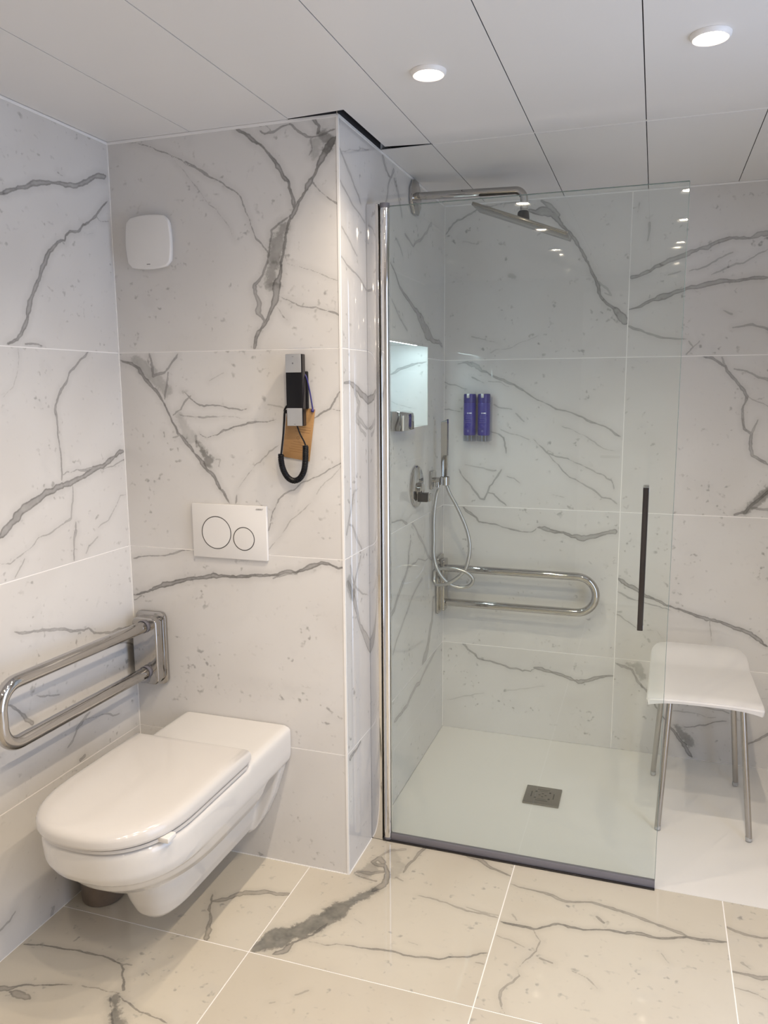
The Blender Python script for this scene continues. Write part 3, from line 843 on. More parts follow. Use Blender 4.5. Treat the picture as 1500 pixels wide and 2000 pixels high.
# side wall: end of the toilet recess and left wall of the shower, with a niche let into it
NY0, NY1, NZ0, NZ1, ND = 0.40, 0.893, 1.332, 1.643, 0.17
XS = X1 - GD
hole = (NY0, NY1, NZ0, NZ1)
wall_side = structure('wall_side', [((0.54, GD, -0.05), (XS, NY0, FAR)), ((0.54, NY1, -0.05), (XS, Y2 + 0.12, FAR)),
                                    ((0.54, NY0, -0.05), (XS, NY1, NZ0)), ((0.54, NY0, NZ1), (XS, NY1, FAR)),
                                    ((0.54, NY0, NZ0), (X1 - ND - GD, NY1, NZ1))], M['grout'])
tile_field(wall_side, [0.0035, Y2 - 0.0002], ROWS, ((X1, 0, 0), Y_AX, Z_AX), 'S', holes=hole)
# lining of the niche
nveins = load('N')
tile(wall_side, [(NY0 + .004, NY1 - .004, NZ0 + .004, NZ1 - .004)], M['tile'], ((X1 - ND, 0, 0), Y_AX, Z_AX), [])
tile(wall_side, [(X1 - ND + .0005, X1 - .0004, NZ0 + .004, NZ1 - .004)], M['tile'], ((0, NY1 - .0038, 0), X_AX, Z_AX), nveins)
for nm, a, b in (('niche_sill', (X1 - ND, NY0 + .0005, NZ0 + .0002), (X1 - .0002, NY1 - .0005, NZ0 + .0038)),
                 ('niche_head', (X1 - ND, NY0 + .0005, NZ1 - .0038), (X1 - .0002, NY1 - .0005, NZ1 - .0002)),
                 ('niche_lip', (X1 - .0040, NY0 + .0005, NZ1 - .0120), (X1 - .0003, NY1 - .0005, NZ1 - .0039)),
                 ('niche_cheek', (X1 - ND, NY0 + .0002, NZ0 + .004), (X1 - .0002, NY0 + .0038, NZ1 - .004))):
    box(nm, a, b, M['tile'], wall_side)

wall_shower = structure('wall_shower', [((XS, Y2 + GD, -0.05), (XR + 0.12, Y2 + 0.12, FAR))], M['grout'])
tile_field(wall_shower, [X1 + 0.0002, 1.4504, XR], ROWS, ((0, Y2, 0), X_AX, Z_AX), 'B')

# unseen sides of the room; the doorway on the right is added to bring in cool light
DY0, DY1, DZ = -1.20, -0.20, 2.05
wall_right = structure('wall_right', [((XR, DY1, -0.05), (XR + 0.12, Y2 + .0, FAR)), ((XR, YF, -0.05), (XR + 0.12, DY0, FAR)), ((XR, DY0, DZ), (XR + 0.12, DY1, FAR))], M['tile'])
wall_front = structure('wall_front', [((-0.12, YF - 0.12, -0.05), (XR + 0.12, YF, FAR))], M['tile'])
added_doorway_frame = structure('added_doorway', [((XR - .02, DY0 - .06, 0), (XR + .14, DY0, DZ + .06)), ((XR - .02, DY1, 0), (XR + .14, DY1 + .06, DZ + .06)), ((XR - .02, DY0, DZ), (XR + .14, DY1, DZ + .06))], M['doorwhite'])
door2 = structure('door_2', [((1.15, YF, 0.005), (2.0, YF + .035, 2.03))], M['doorwhite'])
for a, b in (((1.09, YF, 0), (1.15, YF + .05, 2.09)), ((2.0, YF, 0), (2.06, YF + .05, 2.09)), ((1.15, YF, 2.03), (2.0, YF + .05, 2.09))):
    box('door_casing', a, b, M['doorwhite'], door2)
tube('door_handle', fillet([(1.24, YF + .035, 1.02), (1.24, YF + .085, 1.02), (1.36, YF + .085, 1.02)], .012), .009, M['steel'], door2)
portal = bpy.data.lights.new('added_doorway_portal', 'AREA')
portal.shape = 'RECTANGLE'; portal.size = DZ; portal.size_y = DY1 - DY0; portal.cycles.is_portal = True
po = bpy.data.objects.new('added_doorway_portal', portal)
po.location = (XR + .13, (DY0 + DY1) / 2, DZ / 2); po.rotation_euler = (0, math.radians(90), 0)
COL.objects.link(po)

floor = structure('floor', [((-0.12, YF, -0.12), (XR + 0.12, YG, -GD)), ((XS - .1, YG, -0.12), (XR + 0.12, Y2 + .12, -0.035))], M['grout'])
FX = [0.0002, 0.6012, 1.2081, 1.8092, 2.4100, XR]
FY = [YF, -2.20, -1.60, -0.9985, -0.3975, YG]
fveins = load('F')
for i in range(len(FX) - 1):
    for j in range(len(FY) - 1):
        r = [(FX[i] + JT, FX[i + 1] - JT, FY[j] + JT, FY[j + 1] - (JT if j < 4 else 0.0005))]
        r = [q for a in r for q in cut(a, (-1, X1 + .001, -0.001, 1))]
        mine = [v for v in fveins if mid_in(v, [(FX[i], FX[i + 1], FY[j], FY[j + 1])])]
        if r:
            tile(floor, r, M['floor_tile'], ((0, 0, 0), X_AX, Y_AX), mine or random_veins(FX[i], FX[i + 1], FY[j], FY[j + 1]))

# slim white trims: outside corner of the side wall, top edges of the tiling
def trim(idx, a, b):
    o = box('trim_%d' % idx, a, b, M['trim']); o['kind'] = 'structure'
trim(1, (X1 - .0050, -.0012, 0), (X1 + .0012, .0050, H - .003))
trim(2, (.0, -.0016, ZT - .004), (X1 - .005, .002, H - .0005))
trim(3, (-.002, YF, ZT - .004), (.0016, -.0016, H - .0005))
trim(4, (X1 - .002, .005, ZT - .004), (X1 + .0016, Y2 - .0016, H - .0005))
trim(5, (X1 + .0016, Y2 - .0016, ZT - .002), (XR, Y2 + .002, H - .0005))
trim(6, (.0, -.0024, .0), (.0024, .0, ZT - .004))
trim(7, (.0024, -.0024, .0), (X1 - .005, .0005, .0022))
trim(8, (X1 - .0005, .005, .0), (X1 + .0024, YG - .012, .0022))

# ceiling of 30 cm panels
ceil = structure('ceiling', [((-0.12, YF - .12, H + 0.035), (XR + 0.12, Y2 + 0.12, H + 0.10))], M['void'])
PX = [0.002, 0.282, 0.589, 0.895, 1.200, 1.505, 1.810, 2.115, 2.42, XR - .001]
g = 0.0012
def panel(outline):
    bm = bm_prism(bmesh.new(), outline, H, H + 0.002, 2)
    o = from_bm('panel', bm, M['ceiling'], ceil)
    return o
for i in range(len(PX) - 1):
    a, b = PX[i] + g, PX[i + 1] - g
    if i < 2:
        panel([(a, YF), (b, YF), (b, -0.002), (a, -0.002)])
    elif i == 2:
        xw = X1 + .024
        panel([(a, YF), (b, YF), (b, .338), (xw, .320), (xw, -.020), (a, -.006)])
    else:
        panel([(a, YF), (b, YF), (b, .341), (a, .341)])
    if i >= 2:
        a2 = max(a, X1 + .002)
        panel([(a2, .350), (b, .350), (b, Y2 - .002), (a2, Y2 - .002)])
box('seam_strip', (0.897, .3412, H + .001), (XR, .3498, H + .003), M['trim'], ceil)
# dark strips that paint the shade of the gap where the panel stops short of the side wall
box('gap_shade', (.582, -.0012, H + .0003), (X1 - .004, .0006, H + .035), M['void'], ceil)
box('gap_shade', (X1 - .0010, -.0012, H + .0003), (X1 + .0012, .345, H + .035), M['void'], ceil)

# ------------------------------------------------------------------ shower tray with drain
tray = structure('shower_tray', [], M['tray'])
bm = bmesh.new()
dx0, dx1, dy0, dy1 = 1.168, 1.298, 0.606, 0.736
XT = 1.632
Zo, Zi = 0.0005, -0.009
o4 = [bm.verts.new((x, y, Zo)) for x, y in ((X1 + .0005, YG), (XT, YG), (XT, Y2 - .0005), (X1 + .0005, Y2 - .0005))]
i4 = [bm.verts.new((x, y, Zi)) for x, y in ((dx0, dy0), (dx1, dy0), (dx1, dy1), (dx0, dy1))]
for k in range(4):
    bm.faces.new((o4[k], o4[(k + 1) % 4], i4[(k + 1) % 4], i4[k]))
bm.faces.new(i4)
# the dry end of the floor: falls towards the tray along two folds
w = [(XT, YG, Zo), (XR, YG, Zo), (XR, .60, -.004), (XR, Y2 - .0005, -.003), (XT + .0, Y2 - .0005, -.0005)]
e5 = [bm.verts.new(q) for q in w]
c1 = bm.verts.new((1.86, Y2 - .0005, -.0008))
bm.faces.new((e5[0], e5[1], e5[2])); bm.faces.new((e5[0], e5[2], e5[3], c1)); bm.faces.new((e5[0], c1, e5[4]))
# skirt at the front so that the tray is solid
bot = [bm.verts.new((x, y, -.034)) for x, y in ((X1 + .0005, YG), (XR, YG), (XR, Y2 - .0005), (X1 + .0005, Y2 - .0005))]
bm.faces.new((bot[0], bot[1], e5[1], o4[1], o4[0]))
bm.faces.new(list(reversed(bot)))
bmesh.ops.recalc_face_normals(bm, faces=bm.faces)
tray.data = bpy.data.meshes.new('shower_tray'); bm.to_mesh(tray.data); bm.free(); tray.data.materials.append(M['tray'])
del tray['kind']
tag(tray, 'white level-entry shower floor sloping to a square drain', 'shower tray')

drain = empty('floor_drain', ((dx0 + dx1) / 2, (dy0 + dy1) / 2, Zi), 'square brushed metal drain cover in the white shower floor', 'drain')
box('cover_plate', (dx0 + .001, dy0 + .001, Zi + .0003), (dx1 - .001, dy1 - .001, Zi + .0075), M['drain'], drain, bevel=.0008)
cx, cy, zt = (dx0 + dx1) / 2, (dy0 + dy1) / 2, Zi + .0078
def slot(x, y, w_, h_):
    box('slot', (cx + x - w_ / 2, cy + y - h_ / 2, zt - .0006), (cx + x + w_ / 2, cy + y + h_ / 2, zt), M['slot'], drain)
for s in (-1, 1):
    slot(s * .040, 0, .004, .040); slot(0, s * .040, .044, .003)
    slot(0, s * .029, .030, .002)
    slot(s * .011, 0, .007, .006); slot(0, s * .011, .007, .005)
    for t in (-1, 1):
        slot(s * .025, t * .023, .007, .010)

# ------------------------------------------------------------------ downlights
def downlight(x, y, label, first=None):
    if first is None:
        root = empty('ceiling_downlight', (x, y, H), label, 'lamp', 'round downlights in the ceiling')
        lathe('trim_ring', [(.029, -.002), (.031, -.008), (.036, -.010), (.0405, -.006), (.0415, -.0003), (.029, -.0003)], (x, y, H), 2, M['trim'], root)
        lathe('lens', [(0, -.0035), (.015, -.0032), (.0295, -.002), (.0295, -.0005), (0, -.0005)], (x, y, H), 2, M['lens'], root)
        return root
    r = first.copy(); COL.objects.link(r); r.location = (x, y, H); r['label'] = label
    for ch in first.children:
        c = ch.copy(); COL.objects.link(c); c.parent = r
    return r
def downlight_beam(x, y):
    li = bpy.data.lights.new('downlight_beam', 'SPOT')
    li.energy = SPOT_W; li.color = LAMP_COLOR[:3]; li.spot_size = math.radians(140); li.spot_blend = 0.75; li.shadow_soft_size = 0.014
    o = bpy.data.objects.new('downlight_beam', li)
    o.location = (x, y, H - .012)
    COL.objects.link(o)
spots = [(1.034, -.19, 'recessed ceiling downlight nearest the tiled corner of the side wall'), (1.637, -.18, 'recessed ceiling downlight at the upper right, above the glass door')]
for y, nth in ((-.75, 'second'), (-1.30, 'third'), (-1.87, 'fourth')):
    spots += [(1.034, y, nth + ' ceiling downlight back from the shower, row nearer the toilet'), (1.65, y, nth + ' ceiling downlight back from the shower, row nearer the added doorway')]
first = None
for x, y, lab in spots:
    o = downlight(x, y, lab, first)
    first = first or o
    downlight_beam(x, y)

led = box('niche_light_strip', (X1 - .030, NY0 + .006, NZ1 - .0080), (X1 - .012, NY1 - .060, NZ1 - .0039), M['led'])
tag(led, 'slim glowing light strip along the top of the shower niche', 'light strip')

# ------------------------------------------------------------------ wall-hung toilet
CXT = 0.362
toilet = empty('toilet', (CXT, 0, .06), 'white wall-hung toilet with closed lid beside the chrome fold-down rail', 'toilet')

def d_outline(hw, yf, yb, n=28, ex=2.5, front=0.30):
    """plan outline, square at the back, rounded at the front; returns the same number of points each time"""
    L = min(front, (yb - yf) * 0.8)
    out = [(hw, yb), (hw, yb - (yb - yf - L) * .5)]
    for k in range(n + 1):
        t = -math.pi / 2 + math.pi * k / n    # right side round the front to the left side
        c, s = math.cos(t), math.sin(t)
        x = -hw * math.copysign(abs(s) ** (2 / ex), s)
        y = (yf + L) - L * abs(c) ** (2 / ex)
        out.append((x, y))
    out += [(-hw, yb - (yb - yf - L) * .5), (-hw, yb)]
    return out

def loft(bm, levels, cx, dome=0.0, **kw):
    """levels: (z, half width, front y, back y) from bottom to top"""
    rings = []
    for z, hw, yf, yb in levels:
        rings.append([bm.verts.new((cx + x, y, z)) for x, y in d_outline(hw, yf, yb, **kw)])
    n = len(rings[0])
    for a, b in zip(rings, rings[1:]):
        for k in range(n):
            bm.faces.new((a[k], a[(k + 1) % n], b[(k + 1) % n], b[k]))
    bm.faces.new(rings[0]); bm.faces.new(list(reversed(rings[-1])))
    bmesh.ops.recalc_face_normals(bm, faces=bm.faces)

bm = bmesh.new()
FR = dict(ex=2.45, front=.225)
loft(bm, [(.345, .176, -.700, -.0005), (.357, .1855, -.724, -.0005), (.380, .189, -.738, -.0005), (.415, .190, -.742, -.0005), (.434, .190, -.742, -.0005), (.442, .187, -.739, -.0005), (.446, .182, -.732, -.0005)], CXT, **FR)
loft(bm, [(.40, .188, -.275, -.0005), (.442, .190, -.272, -.0005), (.452, .1875, -.266, -.0005), (.459, .180, -.262, -.0005), (.4622, .168, -.262, -.0005)], CXT, ex=9.0, front=.02)
loft(bm, [(.215, .055, -.46, -.24), (.228, .092, -.535, -.20), (.25, .122, -.588, -.18), (.28, .149, -.638, -.17), (.315, .170, -.682, -.16), (.35, .182, -.712, -.15), (.380, .187, -.730, -.15)], CXT, ex=2.3, front=.27)
loft(bm, [(.100, .030, -.462, -.0005), (.107, .050, -.485, -.0005), (.125, .066, -.503, -.0005), (.16, .078, -.518, -.0005), (.21, .088, -.535, -.0005), (.26, .096, -.54, -.0005), (.37, .100, -.54, -.0005)], CXT, ex=2.6, front=.13)
loft(bm, [(.100, .050, -.045, -.0005), (.12, .075, -.048, -.0005), (.17, .108, -.05, -.0005), (.24, .140, -.05, -.0005), (.32, .166, -.05, -.0005), (.40, .186, -.05, -.0005)], CXT, ex=14.0, front=.012)
bowl = from_bm('bowl', bm, M['ceramic'], toilet)
rm = bowl.modifiers.new('remesh', 'REMESH'); rm.mode = 'VOXEL'; rm.voxel_size = .0055; rm.use_smooth_shade = True
sm = bowl.modifiers.new('smooth', 'SMOOTH'); sm.factor = 0.5; sm.iterations = 5
dg = bpy.context.evaluated_depsgraph_get()
me2 = bpy.data.meshes.new_from_object(bowl.evaluated_get(dg))
bowl.modifiers.clear(); bowl.data = me2
me2.polygons.foreach_set('use_smooth', [True] * len(me2.polygons))

bm = bmesh.new()
loft(bm, [(.4500, .182, -.740, -.276), (.4510, .186, -.7465, -.276), (.4585, .186, -.7465, -.276), (.4595, .183, -.743, -.276)], CXT, **FR)
sharp(from_bm('seat_ring', bm, M['lid'], toilet), 50)
bm = bmesh.new()
loft(bm, [(.4595, .178, -.735, -.28), (.4638, .178, -.735, -.28)], CXT, **FR)
loft(bm, [(.4440, .178, -.735, -.28), (.4501, .178, -.735, -.28)], CXT, **FR)
from_bm('seat_gap', bm, M['seal'], toilet)
bm = bmesh.new()
loft(bm, [(.4638, .184, -.748, -.2755), (.4648, .1875, -.755, -.2755), (.4700, .1885, -.757, -.2755), (.4702, .1885, -.757, -.257), (.482, .1885, -.757, -.256), (.490, .1865, -.753, -.257), (.4955, .1815, -.745, -.2585), (.4988, .174, -.733, -.261), (.5004, .162, -.715, -.266), (.5010, .14, -.68, -.28)], CXT, **FR)
sharp(from_bm('lid', bm, M['lid'], toilet), 60)
box('seat_bumper', (CXT + .150, -.655, .4502), (CXT + .1885, -.622, .4625), M['plastic'], toilet, bevel=.002)
for s in (-1, 1):
    lathe('hinge', [(0, 0), (.012, 0), (.012, .012), (0, .012)], (CXT + s * .085, -.2505, .4620), 2, M['lid'], toilet, n=18)
box('maker_mark', (CXT - .150, -.022, .4611), (CXT - .112, -.018, .4620), M['grey_ink'], toilet)

bin_ = empty('waste_bin', (.078, -.318, 0), 'small brown metal bin on the floor behind the toilet bowl', 'bin')
lathe('bin_body', [(0, .0005), (.057, .0005), (.060, .004), (.068, .185), (.0695, .19), (.067, .191), (.057, .012), (0, .010)], (.078, -.318, 0), 2, M['bronze'], bin_, n=44)
lathe('rim', [(.0675, .188), (.0705, .188), (.0705, .194), (.0675, .194), (.0675, .188)], (.078, -.318, 0), 2, M['steel'], bin_, n=44)

# ------------------------------------------------------------------ flush plate
fp = empty('flush_plate', (.3665, 0, .972), 'white rectangular flush plate with two round buttons above the toilet', 'flush plate')
box('plate', (.2410, -.0125, .972), (.4920, -.0005, 1.1365), M['plastic'], fp, bevel=.002)
for (x, z, r) in ((.3235, 1.050, .0490), (.4160, 1.0355, .0345)):
    b = lathe('button', [(0, -.0142), (r * .6, -.0140), (r - .0016, -.0134), (r - .0012, -.0126), (r - .0012, -.0115), (0, -.0115)], (x, 0, z), 1, M['plastic'], fp, n=56)
    lathe('button_ring', [(r - .0011, -.0128), (r + .0012, -.0133), (r + .0016, -.0120), (r - .0011, -.0120)], (x, 0, z), 1, M['ring_black'], b, n=56)
text_mesh('lettering', 'GEBERIT', .0062, M['grey_ink'], fp, (.4705, -.0126, 1.1265), (math.radians(90), 0, 0))

# ------------------------------------------------------------------ square vent cover
vent = empty('vent_cover', (.1395, 0, 1.83), 'white square vent cover with bulging sides high on the wall', 'vent cover')
def barrel(cx, cz, hx, hz, bulge, n=14, rc=.012):
    out = []
    cs = [(hx, hz), (-hx, hz), (-hx, -hz), (hx, -hz)]
    for i in range(4):
        a = Vector(cs[i]); b = Vector(cs[(i + 1) % 4]); d = b - a; nn = Vector((d.y, -d.x)).normalized() * -1
        if nn.dot((a + b) / 2) < 0: nn = -nn
        for k in range(n):
            t = (k + .5) / n
            tt = .045 + t * .91
            p = a + d * tt + nn * bulge * (1 - (2 * tt - 1) ** 2)
            out.append((cx + p.x, cz + p.y))
    return out
prism('cover', barrel(.1395, 1.9035, .069, .068, .0085), -.024, -.010, 1, M['plastic'], vent, bevel=.004, seg=3)
prism('base_frame', barrel(.1395, 1.9035, .064, .063, .006), -.010, -.0005, 1, M['trim'], vent)
box('maker_mark', (.1335, -.0245, 1.8395), (.1455, -.0239, 1.8415), M['grey_ink'], vent)

# ------------------------------------------------------------------ wall telephone and wooden tag
tel = empty('wall_telephone', (.605, 0, 1.374), 'slim black and silver wall telephone with a coiled black cord', 'telephone')
box('cradle', (.574, -.014, 1.421), (.633, -.0005, 1.526), M['black'], tel, bevel=.003)
hs = box('handset', (.5800, -.040, 1.374), (.6290, -.0142, 1.573), M['black'], tel, bevel=.002)
box('silver_panel', (.5806, -.0412, 1.5225), (.6278, -.0398, 1.5725), M['silver'], hs, bevel=.0005)
box('silver_panel', (.5820, -.0412, 1.3745), (.6282, -.0398, 1.4240), M['silver'], hs, bevel=.0005)
lathe('speaker_hole', [(0, -.0417), (.0022, -.0417), (.0022, -.0410), (0, -.0410)], (.603, 0, 1.5475), 1, M['grey_ink'], hs, n=16)
box('mark', (.6005, -.0415, 1.5655), (.6065, -.0411, 1.5665), M['grey_ink'], hs)
box('mark', (.6025, -.0415, 1.3785), (.6085, -.0411, 1.3795), M['grey_ink'], hs)
box('side_trim', (.6289, -.036, 1.376), (.6300, -.018, 1.571), M['chrome_dark'], hs)
tube('cord_lead', spline([(.580, -.010, 1.438), (.569, -.016, 1.428), (.564, -.020, 1.416), (.570, -.022, 1.411), (.572, -.022, 1.416), (.5655, -.022, 1.412), (.563, -.022, 1.385), (.559, -.022, 1.345), (.553, -.022, 1.305), (.5505, -.022, 1.290)], 6), .0028, M['black'], tel, n=8)
path = spline([(.5505, -.022, 1.292), (.5500, -.022, 1.277), (.5555, -.022, 1.250), (.5690, -.022, 1.227), (.5880, -.022, 1.217), (.6075, -.022, 1.224), (.6215, -.022, 1.247), (.6265, -.022, 1.280), (.6280, -.022, 1.318)], 24)
def coil(path, R, pitch, per=9):
    P = [Vector(p) for p in path]; L = [0.0]
    for a, b in zip(P, P[1:]): L.append(L[-1] + (b - a).length)
    n = int(L[-1] / pitch * per); out = []; j = 0
    for k in range(n + 1):
        s = L[-1] * k / n
        while j < len(L) - 2 and L[j + 1] < s: j += 1
        t = (s - L[j]) / max(1e-9, L[j + 1] - L[j])
        p = P[j].lerp(P[j + 1], t); T = (P[j + 1] - P[j]).normalized()
        u = Vector((0, -1, 0)); w_ = T.cross(u)
        a = 2 * math.pi * k / per
        out.append(p + (u * math.cos(a) + w_ * math.sin(a)) * R)
    return out
tube('coiled_cord', coil(path, .0068, .0042), .0024, M['black'], tel, n=6)
tube('cord_tail', spline([(.6280, -.022, 1.318), (.6245, -.024, 1.330), (.6140, -.027, 1.352), (.6060, -.029, 1.376)], 6), .0022, M['black'], tel, n=8)

tg = empty('wooden_tag', (.6, 0, 1.27), 'light wooden tag hanging from a blue string behind the telephone', 'tag')
quad = [(.652, 1.4195), (.631, 1.2715), (.5460, 1.2845), (.5665, 1.432)]
prism('board', quad, -.0052, -.0025, 1, M['wood'], tg, bevel=.0006)
# burnt-in lines of print
ang = math.atan2(1.2715 - 1.2845, .631 - .546)
for k, (v, w_) in enumerate(((.020, .050), (.027, .056), (.034, .048), (.041, .055), (.048, .040), (.078, .046), (.085, .050), (.092, .044))):
    c0 = Vector((.5885 + .0118 * v / .085 * 1.0, 1.278)) + Vector((math.sin(-ang) * v, math.cos(ang) * v))
    d = Vector((math.cos(ang), math.sin(ang))); nn = Vector((-d.y, d.x))
    q = [c0 - d * w_ / 2, c0 + d * w_ / 2, c0 + d * w_ / 2 + nn * .0007, c0 - d * w_ / 2 + nn * .0007]
    prism('printed_line', [tuple(a) for a in q], -.0054, -.0050, 1, M['wood_ink'], tg)
lathe('power_mark', [(.0032, -.0054), (.0042, -.0054), (.0042, -.0050), (.0032, -.0050), (.0032, -.0054)], (.5975, 0, 1.3385), 1, M['wood_ink'], tg, n=20)
tube('string', spline([(.626, -.0165, 1.521), (.634, -.0165, 1.505), (.6395, -.010, 1.468), (.6455, -.0075, 1.425), (.6462, -.0065, 1.414)], 6), .0021, M['cord_blue'], tg, n=8)
lathe('knot', [(0, -.0058), (.0035, -.004), (.0052, 0), (.0035, .004), (0, .0058)], (.6460, -.0088, 1.4165), 2, M['cord_blue'], tg, n=12)

# ------------------------------------------------------------------ fold-down rail beside the toilet
rail = empty('grab_rail', (.075, 0, .545), 'chrome fold-down grab rail beside the toilet on the left', 'grab rail')
prism('wall_plate', rounded_rect(.016, .126, .545, .783, .022), -.013, -.0005, 1, M['chrome'], rail, bevel=.002)
prism('hinge_block', rounded_rect(.030, .118, .556, .772, .020), -.052, -.013, 1, M['chrome'], rail, bevel=.004, seg=3)
loop = fillet([(.075, -.045, .7445), (.075, -.640, .7600), (.075, -.640, .6010), (.075, -.045, .5960)], [.058, .058], 9)
tube('rail_loop', loop, .0185, M['chrome'], rail, n=20)
for z in (.7455, .5965):
    lathe('collar', [(.0186, -.062), (.0205, -.062), (.0205, -.050), (.0186, -.050), (.0186, -.062)], (.075, 0, z), 1, M['seal'], rail, n=24)

# ------------------------------------------------------------------ shower grab rail
rail2 = empty('grab_rail', (X1, 1.06, .55), 'chrome U-shaped grab rail along the shower back wall', 'grab rail')
prism('wall_plate', rounded_rect(1.012, 1.108, .545, .790, .015), X1 + .0005, X1 + .012, 0, M['chrome'], rail2, bevel=.002)
prism('hinge_block', rounded_rect(1.028, 1.092, .556, .775, .012), X1 + .012, X1 + .034, 0, M['chrome'], rail2, bevel=.003)
arc = [(1.300 + .0735 * math.sin(math.pi * k / 16), 1.06, .6625 + .0735 * math.cos(math.pi * k / 16)) for k in range(17)]
tube('rail_loop', [(X1 + .02, 1.06, .736)] + arc + [(X1 + .02, 1.06, .589)], .0158, M['chrome'], rail2, n=20)

# ------------------------------------------------------------------ rain shower on its arm
rs = empty('rain_shower', (X1, .70, 2.135), 'chrome rain shower head tilted on a bent wall arm', 'shower head')
prism('wall_flange', circle(.70, 2.132, .061, 8, math.pi / 8), X1 + .0005, X1 + .013, 0, M['chrome'], rs, bevel=.002, deg=25)
tube('arm', fillet([(X1 + .006, .70, 2.137), (1.118, .70, 2.128), (1.118, .70, 2.066)], [.036], 8), .0132, M['chrome'], rs, n=18)
lathe('ball_joint', [(0, -.014), (.008, -.012), (.013, -.004), (.013, .004), (.009, .012), (0, .014)], (1.118, .70, 2.060), 2, M['chrome'], rs, n=24)
lathe('swivel_collar', [(0, -.017), (.0215, -.017), (.0190, .009), (.015, .014), (0, .014)], (1.116, .70, 2.047), 2, M['black'], rs, n=24)
bm = bmesh.new()
bm_box(bm, (-.168, -.065, -.0055), (.168, .065, .0055), .0015)
Rt = Matrix.Translation((1.112, .70, 2.0265)) @ Matrix.Rotation(math.radians(20.5), 4, 'Y')
bmesh.ops.transform(bm, matrix=Rt, verts=bm.verts)
plate = sharp(from_bm('spray_plate', bm, M['head_metal'], rs), 40)
# ------------------------------------------------------------------ hand shower, holder, hose
HY = .95
ho = empty('shower_holder', (X1, HY, 1.08), 'square chrome wall outlet and holder below the hand shower', 'shower holder')
prism('wall_plate', rounded_rect(HY - .036, HY + .036, 1.081, 1.153, .004), X1 + .0005, X1 + .011, 0, M['chrome'], ho, bevel=.0015)
tube('arm', [(X1 + .011, HY, 1.1165), (.7675, HY, 1.1165)], .0105, M['chrome'], ho, n=18)
lathe('cup', [(.0168, -.018), (.0195, -.018), (.0195, .014), (.0168, .014), (.0168, -.018)], (.7870, HY - .001, 1.1165), 2, M['chrome'], ho, n=24)
tube('outlet', [(.758, HY, 1.112), (.758, HY, 1.088)], [.008, .0092], M['chrome'], ho, n=16)
hsr = empty('hand_shower', (.7860, HY, 1.10), 'slim square chrome hand shower with a knotted metal hose', 'hand shower')
bm = bmesh.new()
prof = [(1.098, .0075), (1.112, .0095), (1.140, .0108), (1.20, .0122), (1.345, .0125)]
rings = []
for z, hw in prof:
    rings.append([bm.verts.new((.7855 + sx * hw, HY - .001 + sy * hw * .85, z + (0.012 * (sx + 1) / 2 if z > 1.3 else 0))) for sx, sy in ((-1, -1), (1, -1), (1, 1), (-1, 1))])
for a, b in zip(rings, rings[1:]):
    for k in range(4): bm.faces.new((a[k], a[(k + 1) % 4], b[(k + 1) % 4], b[k]))
bm.faces.new(list(reversed(rings[0]))); bm.faces.new(rings[-1])
bmesh.ops.bevel(bm, geom=[e for e in bm.edges if e.calc_face_angle(0) > .8], offset=.002, segments=2, affect='EDGES')
sharp(from_bm('stick', bm, M['chrome'], hsr), 40)
box('spray_face', (.7978, HY - .008, 1.215), (.7990, HY + .006, 1.340), M['seal'], hsr)
HOSE = [(0.788, 1.124), (0.794, 1.094), (0.807, 1.064), (0.836, 1.013), (0.874, 0.931), (0.89, 0.858), (0.882, 0.789), (0.863, 0.747), (0.813, 0.705), (0.762, 0.69), (0.733, 0.702), (0.729, 0.725), (0.748, 0.748), (0.8, 0.762), (0.85, 0.76), (0.888, 0.744), (0.904, 0.718), (0.885, 0.69), (0.844, 0.683), (0.8, 0.704), (0.765, 0.746), (0.743, 0.805), (0.734, 0.874), (0.739, 0.968), (0.752, 1.05), (0.763, 1.105)]
hp = []
for k, (x, z) in enumerate(HOSE):
    t = k / (len(HOSE) - 1)
    dy = {8: -.012, 9: -.004, 10: .006, 11: .010, 12: .004, 13: -.006, 7: -.004, 14: -.010, 15: -.004, 16: .004, 17: .010, 18: .006, 19: -.006, 20: -.010}.get(k, 0.0)
    hp.append((max(x, X1 + .010), HY + dy, min(z, 1.094 if k < 4 else 1.0820)))
tube('hose', spline(hp, 7), .0070, M['hose'], hsr, n=12)

# ------------------------------------------------------------------ mixer
mx = empty('shower_mixer', (X1, .727, 1.04), 'round chrome mixer plate with a small lever on the shower side wall', 'mixer tap')
lathe('cover_disc', [(0, .0005), (.078, .0005), (.078, .006), (.073, .010), (0, .010)], (X1, .727, 1.116), 0, M['chrome'], mx, n=56)
kn = lathe('knob', [(.024, .010), (.024, .026), (.021, .029), (0, .029)], (X1, .727, 1.108), 0, M['chrome'], mx, n=32)
box('lever', (X1 + .014, .700, 1.062), (X1 + .052, .730, 1.096), M['chrome_dark'], mx, bevel=.003)
box('lever_end', (X1 + .0522, .702, 1.064), (X1 + .062, .728, 1.094), M['chrome'], mx, bevel=.003)

# ------------------------------------------------------------------ chrome fitting on the niche sill
nf = empty('niche_fitting', (.72, .48, NZ0 + .004), 'rounded chrome box fitting standing on the sill of the lit niche', 'shower fitting')
ol = [(.660, NZ0 + .0042), (.776, NZ0 + .0042), (.776, 1.380), (.7735, 1.392), (.766, 1.3985), (.756, 1.401), (.660, 1.401)]
prism('body', ol, .425, .560, 1, M['chrome'], nf, bevel=.0015, deg=30)
box('front_edge', (.7765, .424, NZ0 + .006), (.7785, .432, 1.388), M['trim'], nf)

